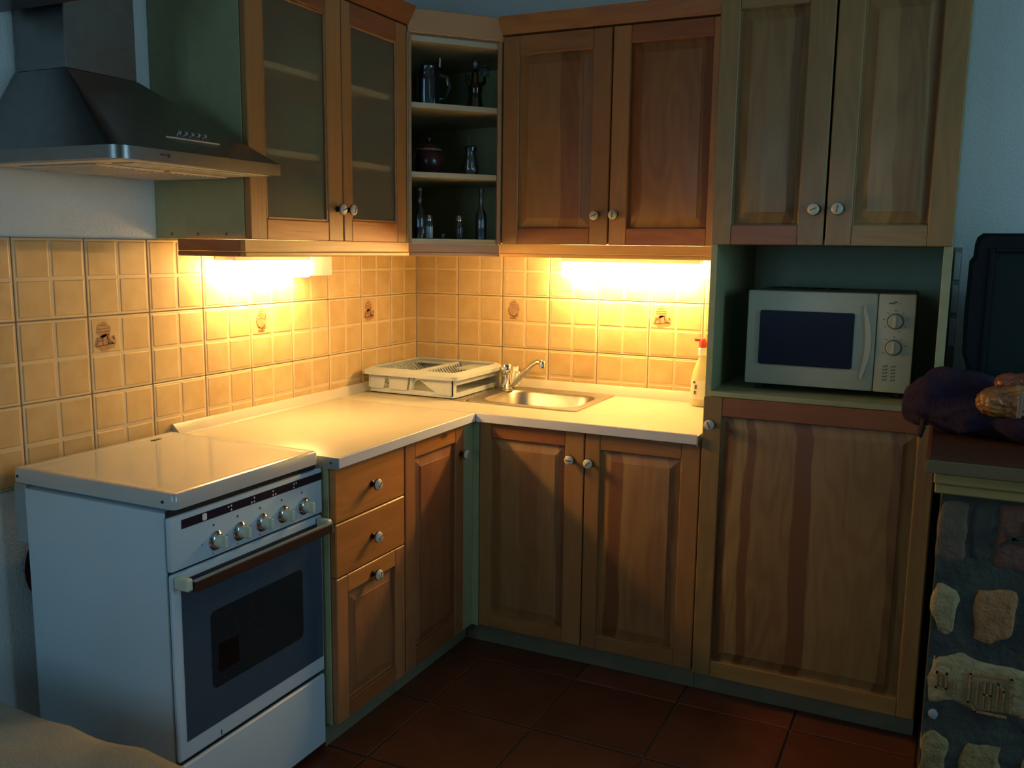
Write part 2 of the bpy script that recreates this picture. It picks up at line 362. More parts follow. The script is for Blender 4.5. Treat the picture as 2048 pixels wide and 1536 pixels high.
# wall tiles -------------------------------------------------------
def tile_mesh(xf, org, parent, w_=.2):
    mb = MB(xf); g = .0015; h = .1
    mb.box(-h+g, h-g, -h+g, h-g, 0, .0058, 0, .0015)
    for sx in (-1, 1):
        for sy in (-1, 1):
            cx, cy = sx*.0485, sy*.0485; a = .0445
            L = [[(cx-a, cy-a, .0056), (cx+a, cy-a, .0056), (cx+a, cy+a, .0056), (cx-a, cy+a, .0056)],
                 [(cx-a+.003, cy-a+.003, .0072), (cx+a-.003, cy-a+.003, .0072), (cx+a-.003, cy+a-.003, .0072), (cx-a+.003, cy+a-.003, .0072)]]
            mb.loops(L, 1, cap0=False)
    return build(mb, 'tile', [M['tile'], M['pad']], parent, org, angle=15)
def motif(parent, xf, kind):
    mb = MB(xf)
    def ell(cx, cy, rx, ry, m, z0=.0073, z1=.0077):
        mb.prism([(cx+rx*math.cos(a*math.pi/8)*(1+.12*math.sin(a*2.3+kind)), cy+ry*math.sin(a*math.pi/8)*(1+.1*math.cos(a*1.7))) for a in range(16)], z0, z1, 'z', m)
    def st(pts, w=.0022):
        for (a, b) in zip(pts[:-1], pts[1:]):
            a, b = Vector(a), Vector(b); d = (b-a).normalized()*w*.5; n = Vector((-d.y, d.x))
            mb.prism([tuple(a-d+n), tuple(a-d-n), tuple(b+d-n), tuple(b+d+n)], .0077, .0081, 'z', 1)
    if kind == 0:
        ell(0, -.016, .033, .022, 0); ell(-.004, .018, .022, .020, 0)
        st([(-.026, -.004), (-.008, -.004), (-.008, -.022)], .003); st([(-.028, -.020), (-.024, -.010), (-.010, -.010)], .003)
        st([(-.028, -.024), (.028, -.020)], .0035); st([(.006, .004), (.010, -.018), (.022, -.019), (.007, -.002)], .0035); st([(.026, -.002), (.027, -.006)], .006)
        st([(-.022, .012), (.012, .014)]); st([(-.022, .020), (.012, .022)]); st([(-.014, .030), (.004, .030)]); st([(-.012, .006), (.004, .007)])
    else:
        ell(0, .004, .024, .036, 0)
        st([(-.02, .012), (-.022, -.004), (-.012, -.018), (.004, -.022), (.016, -.012)], .003); st([(-.012, .008), (0, .012), (.010, .006)])
        st([(-.016, -.030), (.012, -.032)], .003); st([(-.004, -.030), (.018, -.014)], .003); st([(-.018, -.016), (.004, -.026), (.02, -.022)], .0025)
        st([(.019, .026), (.020, .012), (.014, .004)], .0025); st([(-.012, .024), (.008, .024)]); st([(-.010, .030), (.006, .031)]); st([(-.014, .018), (.010, .018)])
    build(mb, 'printed_motif', [M['blot'], M['ink']], parent)
rows = (1.27, 1.07, .87)
lx = lambda cy, cz: frame((-.004, cy, cz), (0, 1, 0), (1, 0, 0))
proto = None
for j in range(-2, 9):
    y0 = -(9-j)*.2 + .0088; wdt = .2 if j < 8 else .2-.0088-.001
    for zc in rows:
        cy = y0+wdt/2; org = (-.004, cy, zc)
        if proto is None: proto = o = tile_mesh(lx(cy, zc), org, wl)
        else: o = copy_child(proto, wl, org)
        if j == 8: o.scale = (1, .95, 1)
        if zc == 1.07 and j in (1, 4, 7): motif(o, lx(cy-.052, zc+.046), 1 if j == 4 else 0)
mb = MB(); mb.box(-.0045, -.002, -2.25, -.004, .77, 1.37); build(mb, 'grout', M['grout'], wl)
proto = None
for i in range(0, 7):
    for zc in rows:
        cx = i*.2+.1; org = (cx, .004, zc); xf = frame(org, (1, 0, 0), (0, -1, 0))
        if proto is None: proto = o = tile_mesh(xf, org, wb)
        else: o = copy_child(proto, wb, org)
        if zc == 1.07 and i in (2, 5): motif(o, frame((cx-.050, .004, zc+.046), (1, 0, 0), (0, -1, 0)), 1 if i == 2 else 0)
mb = MB(); mb.box(.001, 1.353, .002, .0045, .77, 1.37); build(mb, 'grout', M['grout'], wb)
# ---------------------------------------------------------------- doors and knobs
LF = lambda y0, z0, x: frame((x, y0, z0), (0, 1, 0), (1, 0, 0))
BF = lambda x0, z0, y: frame((x0, y, z0), (1, 0, 0), (0, -1, 0))
def knob(parent, xf, a, b, ang=0):
    mb = MB(); 
    L = lambda prof, m: None
    mb2 = MB(xf)
    def ring(prof, m):
        lo = []
        for r, h in prof: lo.append([(a+r*math.cos(2*math.pi*i/16), b+r*math.sin(2*math.pi*i/16), h) for i in range(16)])
        mb2.loops(lo, m)
    ring([(.009, .0), (.009, .003), (.0055, .006), (.0055, .014), (.012, .0165), (.0165, .018), (.0165, .0195), (.0155, .020)], 0)
    ring([(.0152, .0195), (.0155, .024), (.0125, .0272), (.006, .0287), (.002, .029)], 1)
    c, s_ = math.cos(ang), math.sin(ang)
    mb2.prism([(a-.009*c-.0012*s_, b-.009*s_+.0012*c), (a-.009*c+.0012*s_, b-.009*s_-.0012*c), (a+.009*c+.0012*s_, b+.009*s_-.0012*c), (a+.009*c-.0012*s_, b+.009*s_+.0012*c)], .026, .0295, 'z', 0)
    mb.bm.free()
    return build(mb2, 'knob', [M['brass'], M['porc']], parent)
def panel_door(parent, xf, w, h, st, rt, rb, knobpos=None, mats=('wV', 'wH', 'wHr', 'wVr'), glass=False, th=.02, name='door', kang=0):
    sl, sr = st if isinstance(st, tuple) else (st, st)
    mb = MB(xf)
    mb.box(0, sl, 0, h, 0, th, 0, .0025); mb.box(w-sr, w, 0, h, 0, th, 0, .0025)
    mb.box(sl, w-sr, h-rt, h, 0, th-.0006, 1, .002); mb.box(sl, w-sr, 0, rb, 0, th-.0006, 2, .002)
    # inner moulding lip
    d = build(mb, name, [M[mats[0]], M[mats[1]], M[mats[2]]], parent)
    if glass:
        g = MB(xf); g.box(sl-.004, w-sr+.004, rb-.004, h-rt+.004, .008, .012); build(g, 'glass_pane', M['frost'], d)
        g = MB(xf); e = .008
        for (p, q, r, s_) in ((sl, sl+e, rb, h-rt), (w-sr-e, w-sr, rb, h-rt), (sl+e, w-sr-e, rb, rb+e), (sl+e, w-sr-e, h-rt-e, h-rt)): g.box(p, q, r, s_, .0125, .0175, 0, .002)
        build(g, 'glazing_bead', M['wH'], d)
    else:
        g = MB(xf); x0, x1, z0, z1 = sl-.003, w-sr+.003, rb-.003, h-rt+.003
        def rc(i, c): return [(x0+i, z0+i, c), (x1-i, z0+i, c), (x1-i, z1-i, c), (x0+i, z1-i, c)]
        g.loops([rc(0, .002), rc(0, .010), rc(.005, .0105), rc(.007, .007), rc(.036, .0155), rc(.0365, .0178), rc(.039, .0182)], 0)
        build(g, 'panel', M[mats[3]], d, angle=12)
    if knobpos:
        k = frame(xf(Vector((0, 0, th))), xf(Vector((1, 0, 0)))-xf(Vector((0, 0, 0))), xf(Vector((0, 0, 1)))-xf(Vector((0, 0, 0))))
        knob(d, k, *knobpos, ang=kang)
    return d
def slab_front(parent, xf, w, h, kp, th=.02):
    mb = MB(xf); mb.box(0, w, 0, h, 0, th, 0, .003); d = build(mb, 'drawer_front', M['wD'], parent)
    knob(d, frame(xf(Vector((0, 0, th))), xf(Vector((1, 0, 0)))-xf(Vector((0, 0, 0))), xf(Vector((0, 0, 1)))-xf(Vector((0, 0, 0)))), *kp, ang=.6)
X1 = .565   # carcass front, left run; fronts end at .585
# ---- drawer unit
t = thing('drawer_unit', 'pine drawer unit with three knobs right of the stove', 'cabinet', (.28, -1.18, 0))
mb = MB(); mb.box(0.0, X1-.001, -1.348, -1.332, .07, .787, 0, .001); mb.box(0.0, X1-.001, -1.022, -1.008, .07, .787); mb.box(0.0, X1-.001, -1.332, -1.022, .07, .086); mb.box(0, .012, -1.332, -1.022, .086, .787)
mb.box(.02, X1-.001, -1.332, -1.022, .770, .787)
build(mb, 'carcass', M['green'], t)
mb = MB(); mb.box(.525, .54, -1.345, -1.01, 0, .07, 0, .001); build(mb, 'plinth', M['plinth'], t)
slab_front(t, LF(-1.345, .637, X1), .333, .148, (.166, .072)); slab_front(t, LF(-1.345, .487, X1), .333, .147, (.166, .072))
panel_door(t, LF(-1.345, .074, X1), .333, .41, .05, .05, .05, (.166, .375), ('wV2', 'wD', 'wHr', 'wVr2'), name='drawer_front', kang=1.1)
# ---- narrow cabinet
t = thing('base_cabinet', 'narrow single-door pine base cabinet between the drawer unit and the inner corner', 'cabinet', (.28, -.8, 0))
mb = MB(); mb.box(0, X1-.001, -1.006, -.992, .07, .787); mb.box(0, X1-.001, -.66, -.646, .07, .787); mb.box(0, X1-.001, -.992, -.66, .07, .086); mb.box(0, .012, -.992, -.66, .086, .787)
build(mb, 'carcass', M['green'], t)
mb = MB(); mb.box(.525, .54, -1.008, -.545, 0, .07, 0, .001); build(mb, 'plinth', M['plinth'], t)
panel_door(t, LF(-1.006, .074, X1), .355, .711, .055, .05, .06, (.333, .618), ('wV2', 'wD', 'wHr', 'wVr2'), kang=.5)
# ---- sink cabinet
t = thing('sink_cabinet', 'two-door pine base cabinet under the sink, green corner post at its left', 'cabinet', (.98, -.28, 0))
Y1 = -.565
mb = MB(); mb.box(.57, .584, Y1+.001, -.02, .07, .68); mb.box(1.338, 1.352, Y1+.001, -.02, .07, .787); mb.box(.584, 1.338, Y1+.001, -.02, .07, .086); mb.box(.584, 1.338, -.02, -.008, .07, .68)
mb.box(.584, 1.338, Y1+.001, Y1+.06, .775, .787)
build(mb, 'carcass', M['green'], t)
mb = MB(); mb.box(X1, .581, -.648, -.567, .07, .787, 0, .001); mb.box(.581, .607, -.583, -.567, .07, .787, 0, .001); build(mb, 'filler_post', M['green'], t)
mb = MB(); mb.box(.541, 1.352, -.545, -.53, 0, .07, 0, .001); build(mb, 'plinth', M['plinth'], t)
panel_door(t, BF(.609, .074, Y1), .372, .711, (.042, .065), .050, .05, (.330, .622), ('wV', 'wHr', 'wH', 'wVr'))
panel_door(t, BF(.985, .074, Y1), .366, .711, (.05, .057), .05, .05, (.018, .618), ('wV', 'wH', 'wH', 'wVrS'), kang=.8)
# ---- worktops
t = thing('worktop', 'white worktop run along the left wall between stove and inner corner', 'worktop', (.3, -.97, .788))
mb = MB(); mb.box(.0045, .598, -1.349, -.601, .788, .818, 0, .004, 2); build(mb, 'board', [M['top']], t)
mb = MB(); mb.box(.5985, .602, -1.349, -.603, .789, .8172, 0, .0012); build(mb, 'edge_band', M['topedge'], t)
mb = MB(); mb.prism([(.0045, .8182), (.038, .8182), (.036, .824), (.012, .847), (.0045, .847)], -1.335, -.036, 'y', 0); build(mb, 'upstand', M['top'], t)
mb = MB(); mb.box(.08, .599, -1.3515, -1.349, .786, .8175, 0, .0008)
for xx in (.16, .36, .577): mb.lathe((xx, -1.3515, .803), [(.003, 0), (.003, .001)], 10, 'y', 1)
build(mb, 'end_cap', [M['alu'], M['dark']], t)
t = thing('worktop', 'white worktop holding the sink along the back wall', 'worktop', (.67, -.3, .788))
mb = MB(); HX0, HX1, HY0, HY1 = .49, .86, -.40, -.09
mb.box(.0045, HX0, -.599, -.0045, .788, .818); mb.box(HX1, 1.345, -.599, -.0045, .788, .818); mb.box(HX0, HX1, -.599, HY0, .788, .818); mb.box(HX0, HX1, HY1, -.0045, .788, .818)
build(mb, 'board', M['top'], t)
mb = MB(); mb.box(.603, 1.345, -.6035, -.5995, .788, .8175, 0, .0012); build(mb, 'edge_band', M['topedge'], t)
mb = MB(); mb.prism([(-.0045, .8182), (-.036, .8182), (-.034, .824), (-.012, .852), (-.0045, .852)], .012, 1.352, 'x', 0); build(mb, 'upstand', M['top'], t)
mb = MB(); mb.box(1.345, 1.349, -.612, -.40, .787, .8175); build(mb, 'end_cap', M['alu'], t)
# ---- sink
t = thing('sink', 'stainless steel inset sink with drainboard under the dish rack', 'sink', (.46, -.23, .818))
mb = MB(); n = 56
ZR = .8215
outer = resample(rrect(.678, -.2325, .212, .1975, .012), n); lip = resample(rrect(.678, -.2325, .205, .1905, .012), n)
inn = resample(rrect(.676, -.245, .181, .146, .075), n); inn2 = resample(rrect(.676, -.245, .174, .139, .07), n); bot = resample(rrect(.676, -.245, .160, .125, .06), n)
def lp(P, z): return [(a, b, z) for a, b in P]
mb.loops([lp(outer, .8185), lp(outer, .8225), lp(lip, .8205), lp(inn, .8205), lp(inn2, .812), lp(bot, .700), lp(resample(rrect(.676, -.245, .13, .10, .05), n), .69)], 0, cap0=False)
build(mb, 'basin', M['steel'], t)
mb = MB(); mb.box(.035, .466, -.430, -.035, .8185, .8212, 0, .001)
for k in range(12):
    yy = -.395+k*.028; mb.tube([(.07, yy, .8205), (.43, yy, .8205)], .003, 6)
build(mb, 'drainboard', M['steel'], t)
mb = MB(); mb.lathe((.676, -.245, .690), [(.03, 0), (.032, .002), (.02, .003), (.004, .001)], 20); build(mb, 'drain', M['chrome'], t)
# ---- faucet
t = thing('faucet', 'chrome mixer tap with upturned spout behind the sink', 'faucet', (.49, -.15, .822))
mb = MB(); mb.lathe((.49, -.14, .8215), [(.026, 0), (.026, .005), (.021, .008), (.020, .062), (.0215, .064)], 24); build(mb, 'body', M['chrome'], t)
mb = MB(); mb.lathe((.49, -.14, .8865), [(.0205, 0), (.0225, .004), (.0225, .030), (.019, .036)], 24); mb.box(.478, .502, -.115, -.075, .905, .916, 0, .004); build(mb, 'lever', M['chrome'], t)
mb = MB(); mb.tube([(.492, -.142, .838), (.515, -.145, .845), (.545, -.15, .872), (.580, -.155, .909), (.605, -.158, .931), (.625, -.160, .942), (.640, -.162, .942), (.646, -.162, .935)], .0095, 12); build(mb, 'spout', M['chrome'], t)
mb = MB(); mb.lathe((.648, -.163, .920), [(.010, 0), (.0125, .002), (.0125, .020), (.009, .026)], 16); build(mb, 'aerator', M['chrome'], t)
# ---- mug
t = thing('mug', 'small pale mug half hidden behind the tap', 'mug', (.445, -.075, .822))
mb = MB(); mb.lathe((.470, -.072, .8245), [(.024, 0), (.030, .004), (.033, .08), (.030, .08), (.026, .008)], 20); build(mb, 'cup', M['white'], t)
mb = MB(); mb.tube([(.497, -.08, .888), (.514, -.086, .886), (.520, -.088, .864), (.512, -.086, .842), (.496, -.08, .838)], .0045, 8); build(mb, 'handle', M['white'], t)
# ---- dish rack
t = thing('dish_rack', 'pale grey plastic dish rack on the drainboard left of the tap', 'dish rack', (.24, -.23, .822))
mb = MB()
bo = rrect(.235, -.245, .188, .183, .02, 4)
def ring(P, Q, z0, z1, m=0):
    mb.loops([[(a, b, z0) for a, b in P], [(a, b, z1) for a, b in P], [(a, b, z1) for a, b in Q], [(a, b, z0) for a, b in Q], [(a, b, z0) for a, b in P]], m, False, False)
ring(rrect(.235, -.240, .182, .180, .02, 4), rrect(.235, -.240, .175, .173, .018, 4), .8245, .840)
mb.prism(rrect(.235, -.245, .185, .18, .02, 4), .8245, .8275)
build(mb, 'drip_tray', M['rack'], t)
mb = MB(); rs = rrect(.232, -.235, .204, .205, .03, 5); ri = rrect(.235, -.235, .180, .178, .02, 5); rw = rrect(.235, -.240, .182, .182, .02, 5)
# flared rim
def L4(P, z): return [(a, b, z) for a, b in P]
mb.loops([L4(rs, .878), L4(rs, .8885), L4(ri, .898), L4(rrect(.235, -.238, .176, .174, .02, 5), .895), L4(rw, .884), L4(rs, .878)], 0, False, False)
build(mb, 'rim', M['rack'], t, angle=40)
mb = MB()
for (a, b) in ((.062, .132), (.145, .232)): mb.prism([(a, .838), (b-.012, .838), (b, .884), (a, .884)], -.424, -.420, 'y')
mb.prism([(.250, .884), (.418, .884), (.418, .832), (.350, .836)], -.424, -.420, 'y')
mb.box(.415, .419, -.42, -.06, .862, .884); mb.box(.410, .416, -.424, -.40, .828, .884); mb.box(.410, .416, -.08, -.055, .828, .884)
mb.box(.053, .057, -.42, -.06, .84, .884); mb.box(.06, .41, -.062, -.058, .84, .884)
mb.prism([(.228, .838), (.236, .838), (.250, .884), (.236, .884)], -.42, -.40, 'y')
build(mb, 'basket_wall', M['rack'], t)
mb = MB(); mb.box(.225, .245, -.412, -.065, .880, .893, 0, .004); mb.box(.062, .408, -.415, -.40, .872, .892, 0, .003); build(mb, 'divider', M['rack'], t)
mb = MB()
for (a0, a1) in ((.06, .226), (.244, .410)):
    for k in range(17):
        y = -.388+k*.0190; c = (a0+a1)/2; pts = []
        for q in range(7):
            s_ = q/6; pts.append((a0+(a1-a0)*s_, y, .886-.040*math.sin(math.pi*s_)**.8))
        mb.tube(pts, .0028, 4)
o = build(mb, 'plate_ribs', M['rack'], t); o['kind'] = 'stuff'
mb = MB()
for (a0, a1, y0, y1) in ((.06, .226, -.10, -.064), (.30, .410, -.20, -.064)): mb.prism([(a0, y0), (a1, y0), (a1, y1), (a0, y1)], .884, .888)
build(mb, 'solid_deck', M['rack'], t)
for ch in t.children:
    if ch.name.startswith('drip_tray'): continue
    oz = WO[ch.name].z
    for v in ch.data.vertices: v.co.z = .838+(v.co.z+oz-.838)*1.27-oz
# ---- soap bottle
t = thing('soap_bottle', 'pale yellow washing-up bottle with a red cap at the right end of the worktop', 'bottle', (1.222, -.095, .818))
mb = MB(); mb.lathe((1.225, -.095, .8185), [(.030, 0), (.034, .006), (.035, .09), (.030, .125), (.018, .155), (.012, .168), (.012, .18)], 24, sx=1, sy=.65); build(mb, 'body', M['soap'], t)
mb = MB(); mb.lathe((1.225, -.095, .845), [(.0355, 0), (.0362, .01), (.0362, .055), (.0355, .065)], 24, sx=1, sy=.66); build(mb, 'label', M['soaplabel'], t)
mb = MB()
for k, (a, z, h) in enumerate(((-.016, .862, .012), (-.014, .880, .014), (-.02, .900, .008))): mb.box(1.225+a-.003, 1.225+a+.004, -.1195, -.117, z, z+h)
build(mb, 'label_print', M['ink'], t)['kind'] = 'stuff'
mb = MB(); mb.lathe((1.225, -.095, .998), [(.015, 0), (.015, .022), (.011, .026)], 16); build(mb, 'neck', M['white'], t)
mb = MB(); mb.lathe((1.225, -.095, 1.024), [(.010, 0), (.014, .004), (.014, .02), (.008, .03)], 12); mb.box(1.195, 1.232, -.101, -.089, 1.045, 1.058, 0, .004); build(mb, 'cap', M['redcap'], t)
# ---------------------------------------------------------------- upper cabinets
t = thing('glass_wall_cabinet', 'pine wall cabinet with two frosted glass doors beside the hood', 'cabinet', (.16, -.96, 1.33))
mb = MB(); D = .312
mb.box(-.003, D, -1.350, -1.334, 1.372, 2.07, 0, .001); mb.box(-.003, D, -.602, -.590, 1.372, 2.07); mb.box(-.003, D, -1.334, -.602, 1.372, 1.388); mb.box(-.003, D, -1.334, -.602, 2.054, 2.07); mb.box(-.003, .006, -1.334, -.602, 1.388, 2.054)
for yy in (-.29, -.23, -.16): pass
for xx in (.055, .15, .25): mb.lathe((xx, -1.350, 1.385), [(.005, 0), (.0045, .0012)], 10, 'y', 1)
build(mb, 'carcass', [M['green'], M['plinth']], t)
for zz in (1.600, 1.826):
    mb = MB(); mb.box(.008, .306, -1.333, -.603, zz, zz+.017, 0, .001); build(mb, 'shelf', M['edge'], t)
panel_door(t, LF(-1.349, 1.372, .313), .402, .695, (.064, .070), .055, .055, (.373, .093), ('wV', 'wHr', 'wD', 'wV'), True, kang=.3)
panel_door(t, LF(-.943, 1.372, .313), .348, .695, (.042, .054), .060, .062, (.018, .093), ('wV', 'wHr', 'wD', 'wV'), True, kang=1.2)
def moulding(parent, name, path, z0, z1, mats, mat_ids, th=.018):
    for k, (a, b) in enumerate(path):
        pass
mb = MB(); mb.box(.318, .334, -1.375, -.585, 1.341, 1.3716, 0, .001); mb.box(.318, .337, -1.378, -.585, 1.327, 1.3405, 0, .003); build(mb, 'light_pelmet', M['wPel'], t)
mb = MB(); mb.box(.10, .318, -1.375, -1.359, 1.341, 1.3716, 0, .001); mb.box(.10, .318, -1.378, -1.359, 1.327, 1.3405, 0, .003); build(mb, 'pelmet_return', M['wPelr'], t)
mb = MB(); mb.prism([(.30, 2.071), (.336, 2.071), (.342, 2.09), (.360, 2.128), (.30, 2.128)], -1.36, -.575, 'y'); build(mb, 'cornice', M['wHr'], t)
# corner shelf unit
A2, B2 = Vector((.335, -.577)), Vector((.545, -.337)); dd = (B2-A2).normalized(); nn = Vector((dd.y, -dd.x)); LW = (B2-A2).length
DF = lambda z0, off=0: frame((A2.x+nn.x*off, A2.y+nn.y*off, z0), (dd.x, dd.y, 0), (nn.x, nn.y, 0))
t = thing('corner_shelf_unit', 'open corner shelf unit with glassware between the wall cabinets', 'shelf', (.25, -.25, 1.33))
foot = [(.002, -.002), (.002, -.585), (.325, -.585), (.540, -.340), (.540, -.002)]
ins = [(.012, -.012), (.012, -.572), (.322, -.572), (.528, -.338), (.528, -.012)]
mb = MB(); mb.box(-.002, .008, -.588, .002, 1.369, 2.05); mb.box(.008, .540, -.008, .002, 1.369, 2.05)
mb.box(.008, .3315, -.588, -.578, 1.369, 2.05); mb.box(.5405, .5505, -.333, -.008, 1.369, 2.05)
build(mb, 'carcass', M['green'], t)
mb = MB(DF(1.369)); mb.box(-.006, .006, 0, .681, -.008, .002, 0, .001); mb.box(LW-.006, LW+.006, 0, .681, -.008, .002, 0, .001); build(mb, 'edge_strip', M['wV'], t)
for z in (1.369, 1.590, 1.815, 2.026):
    mb = MB(); q = ins
    a = A2+dd*.007-nn*.004; b = B2-dd*.007-nn*.004
    mb.prism([(.009, -.009), (.009, -.576), (a.x-.004, -.576), (a.x, a.y), (b.x, b.y), (.538, b.y+.004), (.538, -.009)], z, z+.017); build(mb, 'shelf', M['edge'], t)
mb = MB(DF(2.05)); mb.box(-.008, LW+.008, 0, .076, -.012, .006, 0, .002); build(mb, 'cornice', M['wP'], t)
mb = MB(DF(1.327)); mb.box(-.004, LW+.004, .014, .041, -.014, .001, 0, .001); mb.box(-.004, LW+.004, 0, .0135, -.014, .004, 0, .002); build(mb, 'light_pelmet', M['wP'], t)
# right wall cabinet
t = thing('wall_cabinet', 'two-door pine wall cabinet above the sink', 'cabinet', (.95, -.16, 1.33))
mb = MB(); mb.box(.552, .566, -.312, -.006, 1.372, 2.068); mb.box(1.338, 1.352, -.312, -.006, 1.372, 2.068); mb.box(.566, 1.338, -.312, -.006, 1.372, 1.388); mb.box(.566, 1.338, -.312, -.006, 2.052, 2.068); mb.box(.566, 1.338, -.012, -.006, 1.388, 2.052)
build(mb, 'carcass', M['green'], t)
panel_door(t, BF(.557, 1.372, -.313), .390, .693, (.06, .064), .062, .055, (.350, .096), ('wV', 'wH', 'wHr', 'wVr'), kang=.35)
panel_door(t, BF(.952, 1.372, -.313), .392, .693, (.06, .068), .055, .055, (.020, .098), ('wV', 'wHr', 'wHr', 'wVrU'), kang=1.5)
mb = MB(); mb.box(.551, 1.352, -.334, -.318, 1.341, 1.3716, 0, .001); mb.box(.548, 1.352, -.337, -.318, 1.327, 1.3405, 0, .003); build(mb, 'light_pelmet', M['wPel'], t)
mb = MB(); mb.prism([(-.30, 2.071), (-.336, 2.071), (-.342, 2.09), (-.352, 2.128), (-.30, 2.128)], .549, 1.352, 'x'); build(mb, 'cornice', M['wH'], t)
# ---------------------------------------------------------------- tall cabinet
t = thing('tall_cabinet', 'tall pine cabinet with an open niche for the microwave', 'cabinet', (1.67, -.3, 0))
mb = MB(); xa, xb, yb = 1.3555, 1.985, -.579
mb.box(xa, xa+.018, yb, -.004, .07, 2.15, 0, .0008); mb.box(xb-.022, xb, yb, -.004, .07, 2.15, 0, .0008)
mb.box(xa+.018, xb-.022, yb, -.004, .07, .088); mb.box(xa+.018, xb-.022, yb, -.012, 1.3765, 1.394); mb.box(xa+.018, xb-.022, yb, -.004, 2.132, 2.15)
build(mb, 'carcass', M['green'], t)
mb = MB(); mb.box(xa+.018, xb-.022, -.012, -.004, .088, 2.132); build(mb, 'back_panel', M['greendark'], t)
mb = MB(); mb.box(xa+.018, xb-.022, -.594, -.012, .936, .951, 0, .001); build(mb, 'niche_shelf', M['green'], t)
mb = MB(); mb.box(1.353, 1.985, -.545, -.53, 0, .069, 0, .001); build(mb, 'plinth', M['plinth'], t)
panel_door(t, BF(1.358, .073, -.58), .625, .862, (.055, .045), .055, .052, (.024, .783), ('wV3', 'wHr', 'wH3', 'wVrT'), kang=2)
panel_door(t, BF(1.358, 1.376, -.58), .305, .765, (.055, .068), .13, .055, (.279, .096), ('wV3', 'wH3', 'wHr', 'wVrL'), kang=.4)
panel_door(t, BF(1.669, 1.376, -.58), .314, .765, (.066, .062), .13, .055, (.029, .097), ('wV3', 'wH3', 'wH3', 'wVrR'), kang=1.4)
# ---------------------------------------------------------------- under-cabinet lamps
def lamp(label, mk, l0, l1, cap):
    t = thing('under_cabinet_lamp', label, 'lamp', mk((l0+l1)/2, .02, 1.26), 'lamps under the wall cabinets')
    P = lambda a, c, z: mk(a, c, z)
    def bx(a0, a1, c0, c1, z0, z1, m, nme, bev=.003):
        mb = MB(lambda v: Vector(mk(v.x, v.y, v.z))); mb.box(a0, a1, c0, c1, z0, z1, 0, bev, 2); return build(mb, nme, m, t)
    bx(l0, l1, .004, .084, 1.3105, 1.366, M['white'], 'housing')
    bx(l1+.0005, cap, .004, .060, 1.256, 1.366, M['white'], 'switch_box', .008)
    bx(l0, l1, .056, .076, 1.256, 1.310, M['emit'], 'diffuser', 0)
lamp('white strip lamp lit against the tiles under the glass-door cabinet', lambda a, c, z: (c, a, z), -1.14, -.79, -.64)
lamp('white strip lamp lit against the tiles above the sink', lambda a, c, z: (a, -c, z), .68, 1.20, 1.33)
# ---------------------------------------------------------------- hood
t = thing('range_hood', 'dark stainless steel chimney hood above the stove', 'range hood', (.2, -1.61, 1.53))
mb = MB(); ZS, ZT = 1.557, 1.745
ot = [(0.0, -1.865)] ; r = .035
for i in range(7): a = math.radians(-90+15*i); ot.append((.45-r+r*math.cos(a), -1.865+r+r*math.sin(a)))
for i in range(3): a = math.radians(45*i); ot.append((.45-.004+.004*math.cos(a), -1.365-.004+.004*math.sin(a)))
ot.append((0, -1.365))
tp = [(0, -1.749)]+[(.17-.002*(1-math.sin(math.radians(15*i))), -1.749+.002*(1-math.cos(math.radians(15*i)))) for i in range(7)]+[(.17, -1.549), (.17, -1.548), (.169, -1.547)]+[(0, -1.547)]
mb.loops([[(a, b, 1.530) for a, b in ot], [(a, b, ZS) for a, b in ot], [(a, b, ZT) for a, b in tp]], 0)
build(mb, 'canopy', M['hood'], t, angle=28)
mb = MB(); mb.box(.002, .168, -1.747, -1.549, ZT, ZC-.005, 0, .002); mb.box(-.002, .1695, -1.7485, -1.5475, 2.2, ZC-.005); build(mb, 'chimney', M['hood'], t)
mb = MB(); mb.box(.012, .43, -1.845, -1.385, 1.5285, 1.5305, 0, .0005); build(mb, 'underside', M['filter'], t)
for k in range(2):
    mb = MB(); y0 = -1.80+.205*k; mb.box(.06, .31, y0, y0+.19, 1.5245, 1.5284, 0, .001)
    for j in range(9): mb.box(.07, .30, y0+.015+j*.019, y0+.021+j*.019, 1.5225, 1.5245)
    build(mb, 'grease_filter', M['filter'], t)
mb = MB(); mb.box(.345, .41, -1.79, -1.45, 1.5255, 1.5284, 0, .001); build(mb, 'lamp_cover', M['porc'], t)
sn = Vector((.188, 0, .28)).normalized()
for (x, y, z) in ((.373, -1.623, 1.609), (.373, -1.603, 1.609), (.373, -1.583, 1.609), (.372, -1.562, 1.6095), (.372, -1.542, 1.6095)):
    mb = MB(); c = Vector((x, y, z)); e1 = Vector((0, 1, 0)); e2 = sn.cross(e1)
    mb.loops([[c+sn*h+(e1*math.cos(a*math.pi/6)+e2*math.sin(a*math.pi/6))*rr for a in range(12)] for h, rr in ((-.004, .006), (.003, .006), (.005, .0045))], 0)
    build(mb, 'button', M['chrome'], t)
mb = MB(); c0 = Vector((.401, -1.690, 1.5905)); c1 = Vector((.401, -1.526, 1.5905))
mb.loops([[p+sn*a+Vector((0, 0, b)) for a, b in ((0, 0), (.0015, 0), (.0015, .0022), (0, .0022))] for p in (c0, c1)], 0); build(mb, 'control_line', M['alu'], t)
mb = MB(); mb.box(.4495, .451, -1.755, -1.738, 1.545, 1.5475); mb.box(.4495, .451, -1.733, -1.727, 1.542, 1.549); build(mb, 'printed_mark', M['dark'], t)['kind'] = 'stuff'
